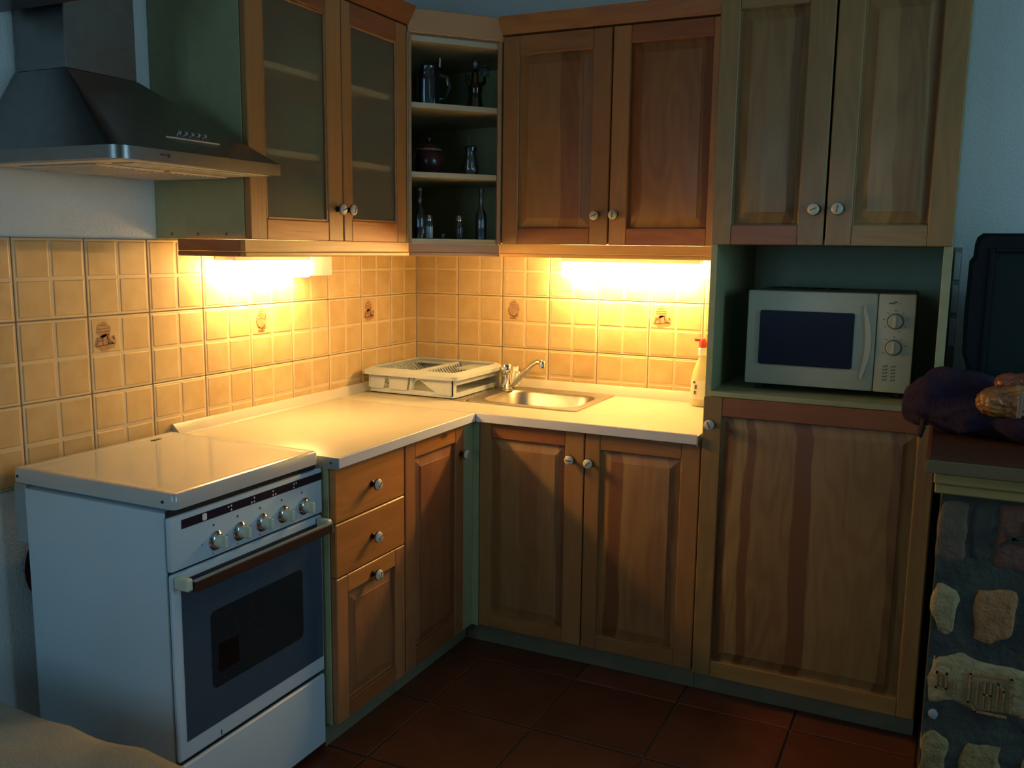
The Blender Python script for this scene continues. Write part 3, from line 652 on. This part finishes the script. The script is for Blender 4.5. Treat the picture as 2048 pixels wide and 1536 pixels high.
# dark box beside the hood chimney
t = thing('wall_shelf_box', 'dark wooden wall box left of the hood chimney, only its underside in frame', 'shelf', (.15, -2.1, 1.87))
mb = MB(); mb.box(-.003, .30, -2.5, -1.775, 1.872, 1.892, 0, .002); build(mb, 'bottom_board', M['wDark'], t)
mb = MB(); mb.box(.28, .30, -2.5, -1.775, 1.893, 2.3, 0, .002); mb.box(-.003, .279, -1.795, -1.775, 1.893, 2.3, 0, .002); build(mb, 'side_board', M['wDark'], t)
# ---------------------------------------------------------------- stove
t = thing('stove', 'white freestanding cooker with closed lid left of the drawer unit', 'stove', (.29, -1.61, 0))
FX = .55
mb = MB(); mb.box(.092, .530, -1.864, -1.360, .03, .795, 0, .004, 2)
for xx in (.12, .5):
    for yy in (-1.84, -1.385): mb.lathe((xx, yy, 0), [(.018, 0), (.018, .03)], 12, mat=1)
build(mb, 'body', [M['enamel'], M['black']], t)
mb = MB(); mb.box(.5305, .5355, -1.860, -1.364, .02, .80); build(mb, 'front_gap_shade', M['dark'], t)  # dark sheet set in the slit, standing in for its shade
# lid: dished sheet with skirt
def rr(o, z, r=.012): return [(a, b, z) for a, b in rrect(.298, -1.6135, .255-o, .2425-o, max(r-o, .003), 5)]
mb = MB(); mb.loops([rr(0, .803), rr(0, .829), rr(.004, .836), rr(.010, .838), rr(.020, .8355), rr(.030, .8350)], 0, True, True)
for (x, y) in ((.06, -1.856), (.52, -1.856)): mb.lathe((x, y, .818), [(.0035, 0), (.0035, .0015)], 10, 'y', 1)
lid = build(mb, 'lid', [M['lid'], M['dark']], t, angle=40)
mb = MB(); mb.box(.085, .095, -1.485, -1.455, .8352, .8362); build(mb, 'badge', M['brass'], lid)
for yy in (-1.862, -1.38):
    mb = MB(); mb.box(.052, .0915, yy, yy+.016, .66, .802, 0, .003); build(mb, 'hinge_bracket', M['alu'], t)
# control panel
mb = MB(); mb.box(.536, FX, -1.868, -1.354, .668, .788, 0, .006, 2); cp = build(mb, 'control_panel', M['enamel'], t)
mb = MB(); mb.box(FX-.001, FX+.0006, -1.836, -1.355, .757, .777); build(mb, 'printed_strip', M['navy'], cp)
mb = MB(); xf = frame((FX, 0, 0), (0, 1, 0), (1, 0, 0))
pm = MB(xf)
pm.prism(rrect(-1.769, .767, .0065, .0075, .002, 2), .0005, .0012)
for (y, pat) in ((-1.691, ((-1, 1), (1, 1.2), (1, -1))), (-1.615, ((-1, -1), (1, -1), (1, 1.2))), (-1.540, ((-1, -1), (1, -1), (-1, 1.2))), (-1.463, ((-1, 1), (1, 1.2), (-1, -1)))):
    for (a, b) in pat: pm.prism([(y+a*.0045+.0024*math.cos(q*math.pi/4), .766+b*.0042+.0024*math.sin(q*math.pi/4)) for q in range(8)], .0005, .0012)
mb.bm.free(); build(pm, 'printed_symbols', M['white'], cp)['kind'] = 'stuff'
pm = MB(xf)
for y in (-1.743, -1.667, -1.591, -1.514, -1.437):
    pm.prism([(y+.0022*math.cos(q*math.pi/4), .741+.0028*math.sin(q*math.pi/4)) for q in range(8)], .0003, .001)
    pm.prism([(y-.036+.0012*math.cos(q*math.pi/4), .706+.0014*math.sin(q*math.pi/4)) for q in range(8)], .0003, .001)
    pm.prism([(y-.004+.0012*math.cos(q*math.pi/4), .676+.0014*math.sin(q*math.pi/4)) for q in range(8)], .0003, .001)
build(pm, 'printed_dots', M['dark'], cp)['kind'] = 'stuff'
for y in (-1.738, -1.662, -1.585, -1.509, -1.430):
    mb = MB(); mb.lathe((FX, y, .704), [(.0225, 0), (.0225, .003), (.0175, .009), (.015, .010)], 24, 'x', 0)
    mb.lathe((FX+.009, y, .704), [(.0145, 0), (.0135, .014), (.012, .016)], 20, 'x', 1)
    mb.box(FX+.012, FX+.034, y-.0045, y+.0045, .690, .718, 1, .003)
    build(mb, 'dial', [M['chrome'], M['cream']], t)
# oven door
mb = MB(); mb.box(.536, FX, -1.868, -1.355, .232, .663, 0, .009, 3); od = build(mb, 'oven_door', M['enamel'], t)
mb = MB(); mb.box(FX-.002, FX+.0012, -1.845, -1.362, .274, .645, 0, .0008); build(mb, 'glass_panel', M['ovenglass'], od)
mb = MB(xf); mb.prism(rrect(-1.604, .452, .160, .092, .014, 4), .0010, .0018); build(mb, 'oven_window', M['ovenwin'], od)
mb = MB(xf); mb.prism(rrect(-1.711, .427, .032, .033, .002, 2), .0019, .0025); build(mb, 'inner_square', M['ovendark'], od)
mb = MB(); mb.box(.583, .595, -1.845, -1.373, .625, .650, 0, .002); mb.box(.583, .5955, -1.372, -1.370, .625, .650, 1); mb.box(.583, .5955, -1.846, -1.3725, .6502, .6515, 1)
build(mb, 'handle_bar', [M['brownbar'], M['alu']], od)
for yy in (-1.866, -1.385):
    mb = MB(); mb.box(FX+.001, .592, yy, yy+.018, .632 if yy < -1.5 else .634, .660, 0, .004); build(mb, 'handle_bracket', M['cream'], od)
mb = MB(); mb.box(FX, FX+.001, -1.7425, -1.7405, .240, .252); build(mb, 'printed_mark', M['navy'], od)
mb = MB(); mb.box(.536, FX, -1.866, -1.355, .022, .222, 0, .008, 3); build(mb, 'storage_drawer', M['enamel'], t)
# pan behind the stove
t = thing('frying_pan', 'black round pan hanging on the wall behind the stove', 'pan', (.012, -1.70, .56))
mb = MB(); mb.lathe((-.002, -1.712, .565), [(.085, 0), (.112, .018), (.112, .02), (.084, .003)], 32, 'x'); build(mb, 'pan_body', M['black'], t)
mb = MB(); mb.box(.004, .014, -1.815, -1.785, .645, .665, 0, .003); mb.box(.002, .010, -1.80, -1.76, .62, .65, 0, .003); build(mb, 'side_lug', M['black'], t)
# ---------------------------------------------------------------- microwave
t = thing('microwave', 'ivory microwave with two dials in the niche of the tall cabinet', 'microwave', (1.68, -.32, .951))
y0 = -.50; x0, x1, xs = 1.452, 1.905, 1.809
mb = MB(); mb.box(x0+.006, x1-.004, y0+.03, -.16, .968, 1.246, 0, .006)
for i in range(4):
    for j in range(3): mb.box(1.50+i*.05, 1.535+i*.05, -.30+j*.04, -.285+j*.04, 1.2455, 1.2475, 1)
for xx in (1.49, 1.87):
    for yy in (-.44, -.2): mb.lathe((xx, yy, .9515), [(.012, 0), (.012, .018)], 12, mat=1)
build(mb, 'shell', [M['mwtop'], M['dark']], t)
mb = MB(BF(0, 0, y0+.029)); 
def fr(x0, x1, z0, z1, hx0, hx1, hz0, hz1, c0, c1):
    for (p, q, r, s_) in ((x0, hx0, z0, z1), (hx1, x1, z0, z1), (hx0, hx1, z0, hz0), (hx0, hx1, hz1, z1)): mb.box(p, q, r, s_, c0, c1, 0, .0)
mb.box(x0, xs-.001, .971, 1.246, 0, .026, 0, .006, 2)
md = build(mb, 'microwave_door', M['mwave'], t)
mb = MB(BF(0, 0, y0)); mb.prism(rrect(1.620, 1.110, .130, .079, .006, 3), .0, .004); build(mb, 'window', M['mwwin'], md)
mb = MB(BF(0, 0, y0)) ; pts = []
hp = [(1.776+.022*math.sin(math.pi*s_/14), 1.00+.215*s_/14) for s_ in range(15)]
mb.prism(hp+[(a-.006-.010*math.sin(math.pi*i/14), b) for i, (a, b) in list(enumerate(hp))[::-1]][1:-1], -.001, .0022)
build(mb, 'door_grip', M['mwave'], md)
mb = MB(BF(0, 0, y0+.029)); mb.box(xs, x1, .971, 1.246, 0, .025, 0, .005, 2); mp = build(mb, 'control_panel', M['mwave'], t)
for zz in (1.171, 1.098):
    mb = MB(BF(0, 0, y0+.004)); lo = []
    for r, h in ((.0195, 0), (.019, .010), (.017, .013)): lo.append([(1.856+r*math.cos(a*math.pi/12), zz+r*math.sin(a*math.pi/12), h) for a in range(24)])
    mb.loops(lo, 0); mb.box(1.852, 1.860, zz-.016, zz+.016, .011, .020, 0, .002)
    mb.loops([[(1.856+r*math.cos(a*math.pi/12), zz+r*math.sin(a*math.pi/12), h) for a in range(24)] for r, h in ((.0225, 0), (.0225, .0012))], 1)
    build(mb, 'dial', [M['mwave'], M['mwprint']], mp)
mb = MB(BF(0, 0, y0+.004))
for k, a in enumerate((-1.2, -.5, .2, .9, 1.6, 2.3, 3.0, 3.7)):
    for zz, m in ((1.171, 1), (1.098, 1)):
        if zz == 1.098 and k in (0, 1, 6): continue
        cx, cz = 1.856+.030*math.cos(a), zz+.030*math.sin(a); mb.box(cx-.0025, cx+.0025, cz-.0012, cz+.0012, -.0002, .0006)
for i in range(2):
    for j in range(5):
        cx, cz = 1.838+i*.021, 1.045-j*.0095; mb.box(cx-.006, cx-.0005, cz-.0025, cz+.001, -.0002, .0006); mb.box(cx+.0005, cx+.006, cz-.001, cz+.0028, -.0002, .0006)
mb.box(1.836, 1.852, 1.2185, 1.2225, -.0002, .0006); mb.box(1.850, 1.858, 1.222, 1.2265, -.0002, .0006); mb.box(1.860, 1.868, 1.2195, 1.221, -.0002, .0006)
build(mb, 'panel_print', M['mwprint'], mp)['kind'] = 'stuff'
# ---------------------------------------------------------------- shelf items
def one(name, label, cat, mbm, mats, group=None, loc=None):
    t = thing(name, label, cat, loc, group); return t
S3, S2, S1 = 1.3862, 1.6072, 1.8322
# glass tankard
t = thing('glass_jug', 'clear glass jug with a handle on the top corner shelf', 'jug', (.315, -.44, S1))
c = (.318, -.432, S1)
mb = MB(); mb.lathe(c, [(.034, 0), (.038, .004), (.038, .10), (.032, .115), (.030, .125), (.032, .135)], 24); build(mb, 'jug_body', M['glass2'], t)
mb = MB(); mb.tube([(c[0]+.032, c[1]+.02, S1+.11), (c[0]+.05, c[1]+.045, S1+.105), (c[0]+.055, c[1]+.052, S1+.07), (c[0]+.045, c[1]+.042, S1+.035), (c[0]+.032, c[1]+.02, S1+.03)], .0045, 8); build(mb, 'handle', M['glass2'], t)
mb = MB(); mb.tube([(c[0]+.035, c[1]+.02, S1+.135), (c[0]+.036, c[1]+.02, S1+.165)], .004, 8); mb.box(c[0]+.02, c[0]+.036, c[1]+.014, c[1]+.024, S1+.143, S1+.150); build(mb, 'clasp', M['chrome'], t)
# amber figure bottle
t = thing('figure_bottle', 'dark brown figure-shaped bottle holding up a small clear glass', 'bottle', (.435, -.31, S1))
c = Vector((.437, -.312, S1))
mb = MB(); mb.lathe(c, [(.026, 0), (.027, .02), (.022, .055), (.026, .075), (.021, .085), (.012, .10), (.013, .115), (.010, .135), (.006, .14)], 20)
dr = Vector((dd.x, dd.y, 0))
mb.tube([c+dr*-.018+Vector((0, 0, .088)), c+dr*-.030+Vector((0, 0, .102)), c+dr*-.030+Vector((0, 0, .122))], [.008, .007, .005], 8)
mb.tube([c+dr*.018+Vector((0, 0, .086)), c+dr*.034+Vector((0, 0, .098)), c+dr*.036+Vector((0, 0, .118))], [.008, .007, .005], 8)
build(mb, 'bottle_body', M['amber'], t)
mb = MB(); mb.lathe(c+Vector((0, 0, .14)), [(.008, 0), (.013, .012), (.014, .025), (.009, .034), (.004, .04)], 14); build(mb, 'stopper', M['glass'], t)
mb = MB(); g = c+dr*.036; mb.box(g.x-.014, g.x+.014, g.y-.012, g.y+.012, S1+.119, S1+.152, 0, .002); build(mb, 'small_glass', M['glass2'], t)
# pot
t = thing('lidded_pot', 'round brown glazed pot with a lid on the middle corner shelf', 'pot', (.31, -.41, S2))
c = (.306, -.408, S2)
mb = MB(); mb.lathe(c, [(.036, 0), (.048, .015), (.056, .042), (.054, .068), (.044, .082)], 28); build(mb, 'pot_body', M['pot'], t)
mb = MB(); mb.lathe((c[0], c[1], S2+.0822), [(.047, 0), (.048, .005), (.044, .008)], 28); build(mb, 'rim', M['potband'], t)
mb = MB(); mb.lathe((c[0], c[1], S2+.0905), [(.044, 0), (.036, .012), (.018, .02), (.006, .022), (.009, .03), (.008, .038), (.003, .041)], 28); build(mb, 'lid', M['pot'], t)
# jar
t = thing('glass_cruet', 'small clear glass cruet with a clamp top beside the lidded pot', 'jar', (.435, -.34, S2))
c = (.434, -.338, S2)
mb = MB(); mb.lathe(c, [(.024, 0), (.029, .012), (.030, .03), (.021, .07), (.020, .085)], 20); build(mb, 'jar_body', M['glass'], t)
mb = MB(); mb.lathe((c[0], c[1], S2+.0855), [(.023, 0), (.023, .012), (.016, .018)], 20); mb.tube([(c[0], c[1], S2+.10), (c[0]-.004, c[1]-.004, S2+.132)], .003, 6); build(mb, 'jar_top', M['glass2'], t)
def bottle(label, c, h, r, g):
    t = thing('glass_bottle', label, 'bottle', c, g)
    mb = MB(); mb.lathe(c, [(r*.9, 0), (r, .004), (r, h*.45), (r*.85, h*.52), (r*.42, h*.62), (r*.38, h*.9), (r*.5, h*.92), (r*.5, h*.97), (r*.4, h)], 20); build(mb, 'bottle_body', M['glass2'], t)
    mb = MB()
    mb.lathe((c[0], c[1], c[2]+.004), [(r*.93, 0), (r*.93, .03), (r*.8, .034)], 20); build(mb, 'inner_base', M['glass'], t)
    return t
bottle('tall clear glass bottle at the left end of the lowest corner shelf', (.3245, -.497, S3), .175, .019, 'bottles on the lowest corner shelf')
bottle('tall clear glass bottle at the right end of the lowest corner shelf', (.473, -.329, S3), .178, .020, 'bottles on the lowest corner shelf')
def shaker(name, label, c, m):
    t = thing(name, label, 'shaker', c)
    mb = MB(); mb.lathe(c, [(.014, 0), (.0155, .004), (.0145, .05), (.011, .062)], 16); build(mb, 'jar_body', M['glass'], t)
    mb = MB(); mb.lathe((c[0], c[1], c[2]+.003), [(.0135, 0), (.0135, .040)], 16); build(mb, 'contents', m, t)
    mb = MB(); mb.lathe((c[0], c[1], c[2]+.0625), [(.0115, 0), (.0115, .014), (.008, .019)], 16); build(mb, 'metal_cap', M['chrome'], t)
shaker('salt_shaker', 'salt shaker with white contents and a metal cap on the lowest corner shelf', (.347, -.474, S3), M['saltw'])
shaker('pepper_shaker', 'dark pepper shaker with a metal cap on the lowest corner shelf', (.419, -.390, S3), M['pepper'])
mb = MB(); mb.lathe((.379, -.434, S3), [(.008, 0), (.010, .003), (.010, .016), (.007, .018)], 14); tag(build(mb, 'glass_stopper', M['glass2']), 'tiny clear glass stopper lying between the salt and pepper shakers', 'stopper')
# ---------------------------------------------------------------- masonry counter at right
t = thing('masonry_counter', 'half-height brick and stone counter with a brown wooden top at the right', 'counter', (2.4, -.5, 0))
mb = MB(); mb.box(2.004, 2.80, -1.035, -.004, 0, .838); build(mb, 'mortar', M['mortar'], t)
def stone(x0, x1, z0, z1, mat, seed, yfront=-1.041, rough=.004, nx=10, nz=9, rad=.35):
    mb = MB(); rg = random.Random(seed); G = []
    for j in range(nz+1):
        row = []
        for i in range(nx+1):
            u, v = i/nx*2-1, j/nz*2-1
            # superellipse mapping keeps the corners rounded
            k = 1-rad*.28*(abs(u)*abs(v))**1.5
            x = (x0+x1)/2+(x1-x0)/2*u*k; z = (z0+z1)/2+(z1-z0)/2*v*k
            e = max(abs(u), abs(v)); nzv = noise.noise(Vector((x*30+seed, z*30, 0)))
            x += noise.noise(Vector((x*22, z*22, seed+5.3)))*rough*2.2*e**3; z += noise.noise(Vector((x*22, z*22, seed+9.1)))*rough*2.2*e**3
            y = yfront+(.006 if e > .99 else 0)+nzv*.0025
            row.append(mb.bm.verts.new((x, y, z)))
        G.append(row)
    for j in range(nz):
        for i in range(nx): mb.bm.faces.new((G[j][i], G[j][i+1], G[j+1][i+1], G[j+1][i]))
    ext = bmesh.ops.extrude_edge_only(mb.bm, edges=[e for e in mb.bm.edges if e.is_boundary])
    for g_ in ext['geom']:
        if isinstance(g_, bmesh.types.BMVert): g_.co.y = -1.02
    return build(mb, 'brick', mat, t, angle=60)
def stamp(parent, segs, mat, w_=.005, y=-1.0465):
    mb = MB()
    for (a, b) in segs:
        a, b = Vector((a[0], 0, a[1])), Vector((b[0], 0, b[1])); d = (b-a).normalized()*w_*.5; n2 = Vector((-d.z, 0, d.x))
        mb.loops([[p+Vector((0, yy, 0)) for p in (a-d+n2, a-d-n2, b+d-n2, b+d+n2)] for yy in (y+.006, y)], 0)
    return build(mb, 'stamp', mat, parent)
a = stone(2.002, 2.062, .676, .826, M['stoneA'], 1, yfront=-1.0385)
a = stone(2.068, 2.112, .684, .826, M['mortar'], 2, yfront=-1.0385)
a = stone(2.116, 2.222, .680, .826, M['stoneR'], 3)
stamp(a, [((2.128, .772), (2.150, .752)), ((2.150, .752), (2.127, .734)), ((2.150, .752), (2.172, .757)), ((2.172, .757), (2.174, .790)), ((2.150, .752), (2.176, .742))], M['mortar'], .006)
stone(2.006, 2.052, .513, .622, M['stoneY'], 5, rad=.5, rough=.009)
stone(2.086, 2.172, .508, .634, M['stoneO'], 6, rad=.5, rough=.005)
d_ = stone(2.004, 2.230, .342, .464, M['stoneY'], 7, rad=.35, nx=16, rough=.008)
stamp(d_, [((2.025, .420), (2.045, .420)), ((2.045, .420), (2.045, .385)), ((2.045, .385), (2.025, .385)), ((2.025, .385), (2.025, .420)), ((2.035, .412), (2.035, .392)), ((2.062, .404), (2.062, .374))], M['stoneO'], .0045, -1.0475)
stamp(d_, [((2.092, .432), (2.092, .365)), ((2.092, .365), (2.108, .346)), ((2.092, .432), (2.172, .436)), ((2.108, .346), (2.168, .346)), ((2.108, .416), (2.108, .364)), ((2.122, .418), (2.122, .360)), ((2.122, .390), (2.134, .390)), ((2.134, .420), (2.134, .360)), ((2.148, .420), (2.148, .360)), ((2.148, .420), (2.160, .405)), ((2.160, .405), (2.160, .362)), ((2.172, .436), (2.176, .36))], M['stoneO'], .0045, -1.0475)
stone(2.014, 2.036, .298, .326, M['pebble'], 8, rad=1.2, nx=4, nz=4)
stone(2.006, 2.056, .150, .268, M['stoneO2'], 9, rad=.4, rough=.007)
stone(2.084, 2.170, .140, .270, M['stoneO2'], 10, rad=.4, rough=.007)
sd = 20
for (z0, z1, xs_) in ((.68, .826, (2.24, 2.36, 2.48, 2.60, 2.70)), (.51, .632, (2.20, 2.31, 2.42, 2.53, 2.64, 2.74)), (.342, .464, (2.25, 2.46, 2.66)), (.14, .268, (2.20, 2.31, 2.42, 2.53, 2.66)), (.012, .115, (2.01, 2.14, 2.28, 2.42, 2.56, 2.68))):
    for i, x in enumerate(xs_):
        xe = (xs_[i+1] if i+1 < len(xs_) else 2.80)-.025; sd += 1
        stone(x, xe, z0, z1, M[('stoneY', 'stoneO', 'stoneR', 'stoneO2', 'stoneA')[sd % 5]], sd, rad=.7, rough=.006)
mb = MB(); mb.prism([(1.966, -1.095), (2.83, -1.095), (2.83, -.006), (1.990, -.006), (1.990, -.612), (1.966, -.612)], .888, .925, 'z', 0, bev=.008); sl_ = build(mb, 'wooden_top', M['wTop'], t)
mb = MB(); mb.box(1.967, 2.83, -1.099, -1.0955, .890, .918, 0, .001); build(mb, 'top_edge', M['wEdge'], t)
mb = MB(); mb.box(1.985, 2.815, -1.078, -.612, .862, .887, 0, .003); mb.box(1.988, 2.81, -1.068, -.612, .839, .861, 0, .003); build(mb, 'trim', M['wTrim'], t)
# TV
t = thing('television', 'black tube television standing at the right behind the purple jacket', 'television', (2.35, -.25, .926))
yf = -.52
ol = [(2.052, 1.412), (2.040, 1.402), (2.036, 1.385), (2.034, 1.352), (2.026, 1.340), (2.024, 1.20), (2.027, 1.095), (2.034, 1.075), (2.040, 1.055), (2.041, .935), (2.05, .927)]
pts = ol + [(4.70-x, z) for x, z in ol[::-1]]
mb = MB(); fr_ = [(x, yf, z) for x, z in pts]
def sc(k, y, kz=None): return [(2.35+(x-2.35)*k, y, 1.15+(z-1.15)*(kz or k)) for x, z in pts]
mb.loops([sc(.97, yf-.008), sc(1, yf), sc(1, yf+.05), sc(.90, yf+.08, .94), sc(.45, -.16, .6)], 0); build(mb, 'casing', M['tv'], t, angle=30)
mb = MB(BF(0, 0, yf-.007))
def fm(a0, a1, z0, z1, w_):
    for (p, q, r, s_) in ((a0, a0+w_, z0, z1), (a1-w_, a1, z0, z1), (a0+w_, a1-w_, z0, z0+w_), (a0+w_, a1-w_, z1-w_, z1)): mb.box(p, q, r, s_, 0, .006, 0, .002)
fm(2.070, 2.630, .985, 1.375, .012); build(mb, 'bezel', M['tv'], t)
mb = MB(BF(0, 0, yf-.006)); mb.loops([[(a, b, c) for a, b in rrect(2.35, 1.18, .266-i, .181-i, .02, 4)] for i, c in ((0, 0), (.01, .004), (.08, .008))]); build(mb, 'screen', M['tvscreen'], t, angle=60)
# jacket
def blob(name, balls, mats, vox, parent=None, amp=.0, sc_=12, seed=0):
    mb = MB()
    for c, r in balls: mb.ball(c, r, 0, 3)
    tmp = build(mb, 'temporary', mats, None, (0, 0, 0))
    md_ = tmp.modifiers.new('r', 'REMESH'); md_.mode = 'VOXEL'; md_.voxel_size = vox
    sm_ = tmp.modifiers.new('s', 'SMOOTH'); sm_.iterations = 6; sm_.factor = .6
    dg = bpy.context.evaluated_depsgraph_get(); me = bpy.data.meshes.new_from_object(tmp.evaluated_get(dg))
    bpy.data.objects.remove(tmp)
    bm = bmesh.new(); bm.from_mesh(me); bm.normal_update()
    if amp:
        for v in bm.verts:
            p = v.co*sc_+Vector((seed, 0, 0)); q = noise.noise(Vector((p.x*.6, p.y*1.8, p.z*1.6))); v.co += v.normal*amp*((1-abs(q)*2.2)-.4)
    for v in bm.verts:
        if v.co.x > 1.955 and v.co.z < .9268: v.co.z = .9268
    o = build(bm, name, mats, parent, angle=80); return o
t = thing('jacket', 'crumpled dark purple jacket draped over the left end of the brown wooden top', 'jacket', (2.1, -.78, .926))
JB = [((1.955, -.745, .992), (.052, .075, .060)), ((1.99, -.70, 1.010), (.06, .085, .062)), ((2.05, -.68, 1.000), (.08, .10, .065)), ((2.08, -.78, .972), (.11, .085, .048)), ((2.19, -.80, .968), (.12, .10, .045)), ((2.20, -.68, .985), (.12, .08, .055)), ((2.30, -.78, .965), (.10, .12, .042)), ((2.01, -.77, .972), (.06, .07, .045)), ((1.93, -.73, .975), (.03, .05, .040))]
blob('fabric', JB, M['purple'], .008, t, .012, 14)
mb = MB(); mb.tube([(1.951, -.800, .955), (1.950, -.803, .935), (1.944, -.805, .912)], [.006, .007, .007], 8); build(mb, 'strap', M['strap'], t)
# bread
t = thing('bread_loaf', 'orange-brown loaf in clear wrapping lying on the purple jacket', 'bread', (2.13, -.82, 1.02))
blob('loaf', [((2.100, -.855, 1.020), (.040, .04, .034)), ((2.14, -.85, 1.020), (.05, .045, .040)), ((2.20, -.85, 1.024), (.05, .045, .036))], M['bread'], .004, t, .006, 60, 3)
blob('loaf_upper', [((2.13, -.80, 1.058), (.034, .035, .024)), ((2.18, -.80, 1.060), (.05, .04, .03))], M['bread2'], .004, t, .005, 50, 8)
mb = MB(); mb.box(2.142, 2.152, -.902, -.896, .992, 1.045, 0, .002); mb.box(2.075, 2.20, -.868, -.864, 1.048, 1.050); build(mb, 'wrapper_seam', M['paper'], t)
# switch plate
t = thing('switch_plate', 'narrow column of grey wall switches beside the tall cabinet', 'switch', (1.998, 0, 1.22))
mb = MB(); mb.box(1.988, 2.012, -.008, .006, 1.06, 1.378, 0, .002); build(mb, 'frame', M['alu'], t)
for k in range(3):
    mb = MB(); z = 1.362-.104*k; mb.box(1.990, 2.007, -.014, -.008, z-.086, z, 0, .002); build(mb, 'rocker', M['switch'], t)
mb = MB(); mb.box(1.988, 2.012, -.012, .006, .985, 1.058, 0, .002); build(mb, 'lower_block', M['olive'], t)
# sofa
t = thing('sofa', 'beige linen-covered sofa seat in the lower left foreground', 'sofa', (.6, -2.6, 0))
mb = MB(); mb.box(.04, 1.05, -3.3, -2.12, .06, .324, 0, .02, 2)
for xx in (.1, .98):
    for yy in (-3.24, -2.18): mb.lathe((xx, yy, 0), [(.02, 0), (.025, .06)], 12)
build(mb, 'base', M['linen'], t)
bm = bmesh.new(); bmesh.ops.create_cube(bm, size=1); bmesh.ops.subdivide_edges(bm, edges=bm.edges, cuts=40, use_grid_fill=True)
for v in bm.verts:
    x, y, z = v.co*2; 
    p = Vector((x, y, z)); e = 8; r_ = (abs(x)**e+abs(y)**e+abs(z)**3)**(1/e) if False else 1
    q = Vector((.535+.50*x, -2.70+.60*y, .388+.075*z))
    ed = max(abs(x), abs(y))
    if z > 0: q.z -= .030*max(0, (ed-.86)/.14)**2*z
    elif z < 0: pass
    if ed > .999: q.x -= .02*x*abs(z)**2; q.y -= .02*y*abs(z)**2
    wv = noise.noise(Vector((q.x*5, q.y*5, 0)))*.012+(.5-abs(noise.noise(Vector((q.x*3+q.y*2, q.y*7-q.x*3, 2)))))*.022
    if z > .5: q.z += wv
    v.co = q
build(bm, 'seat_cushion', M['linen'], t, angle=70)
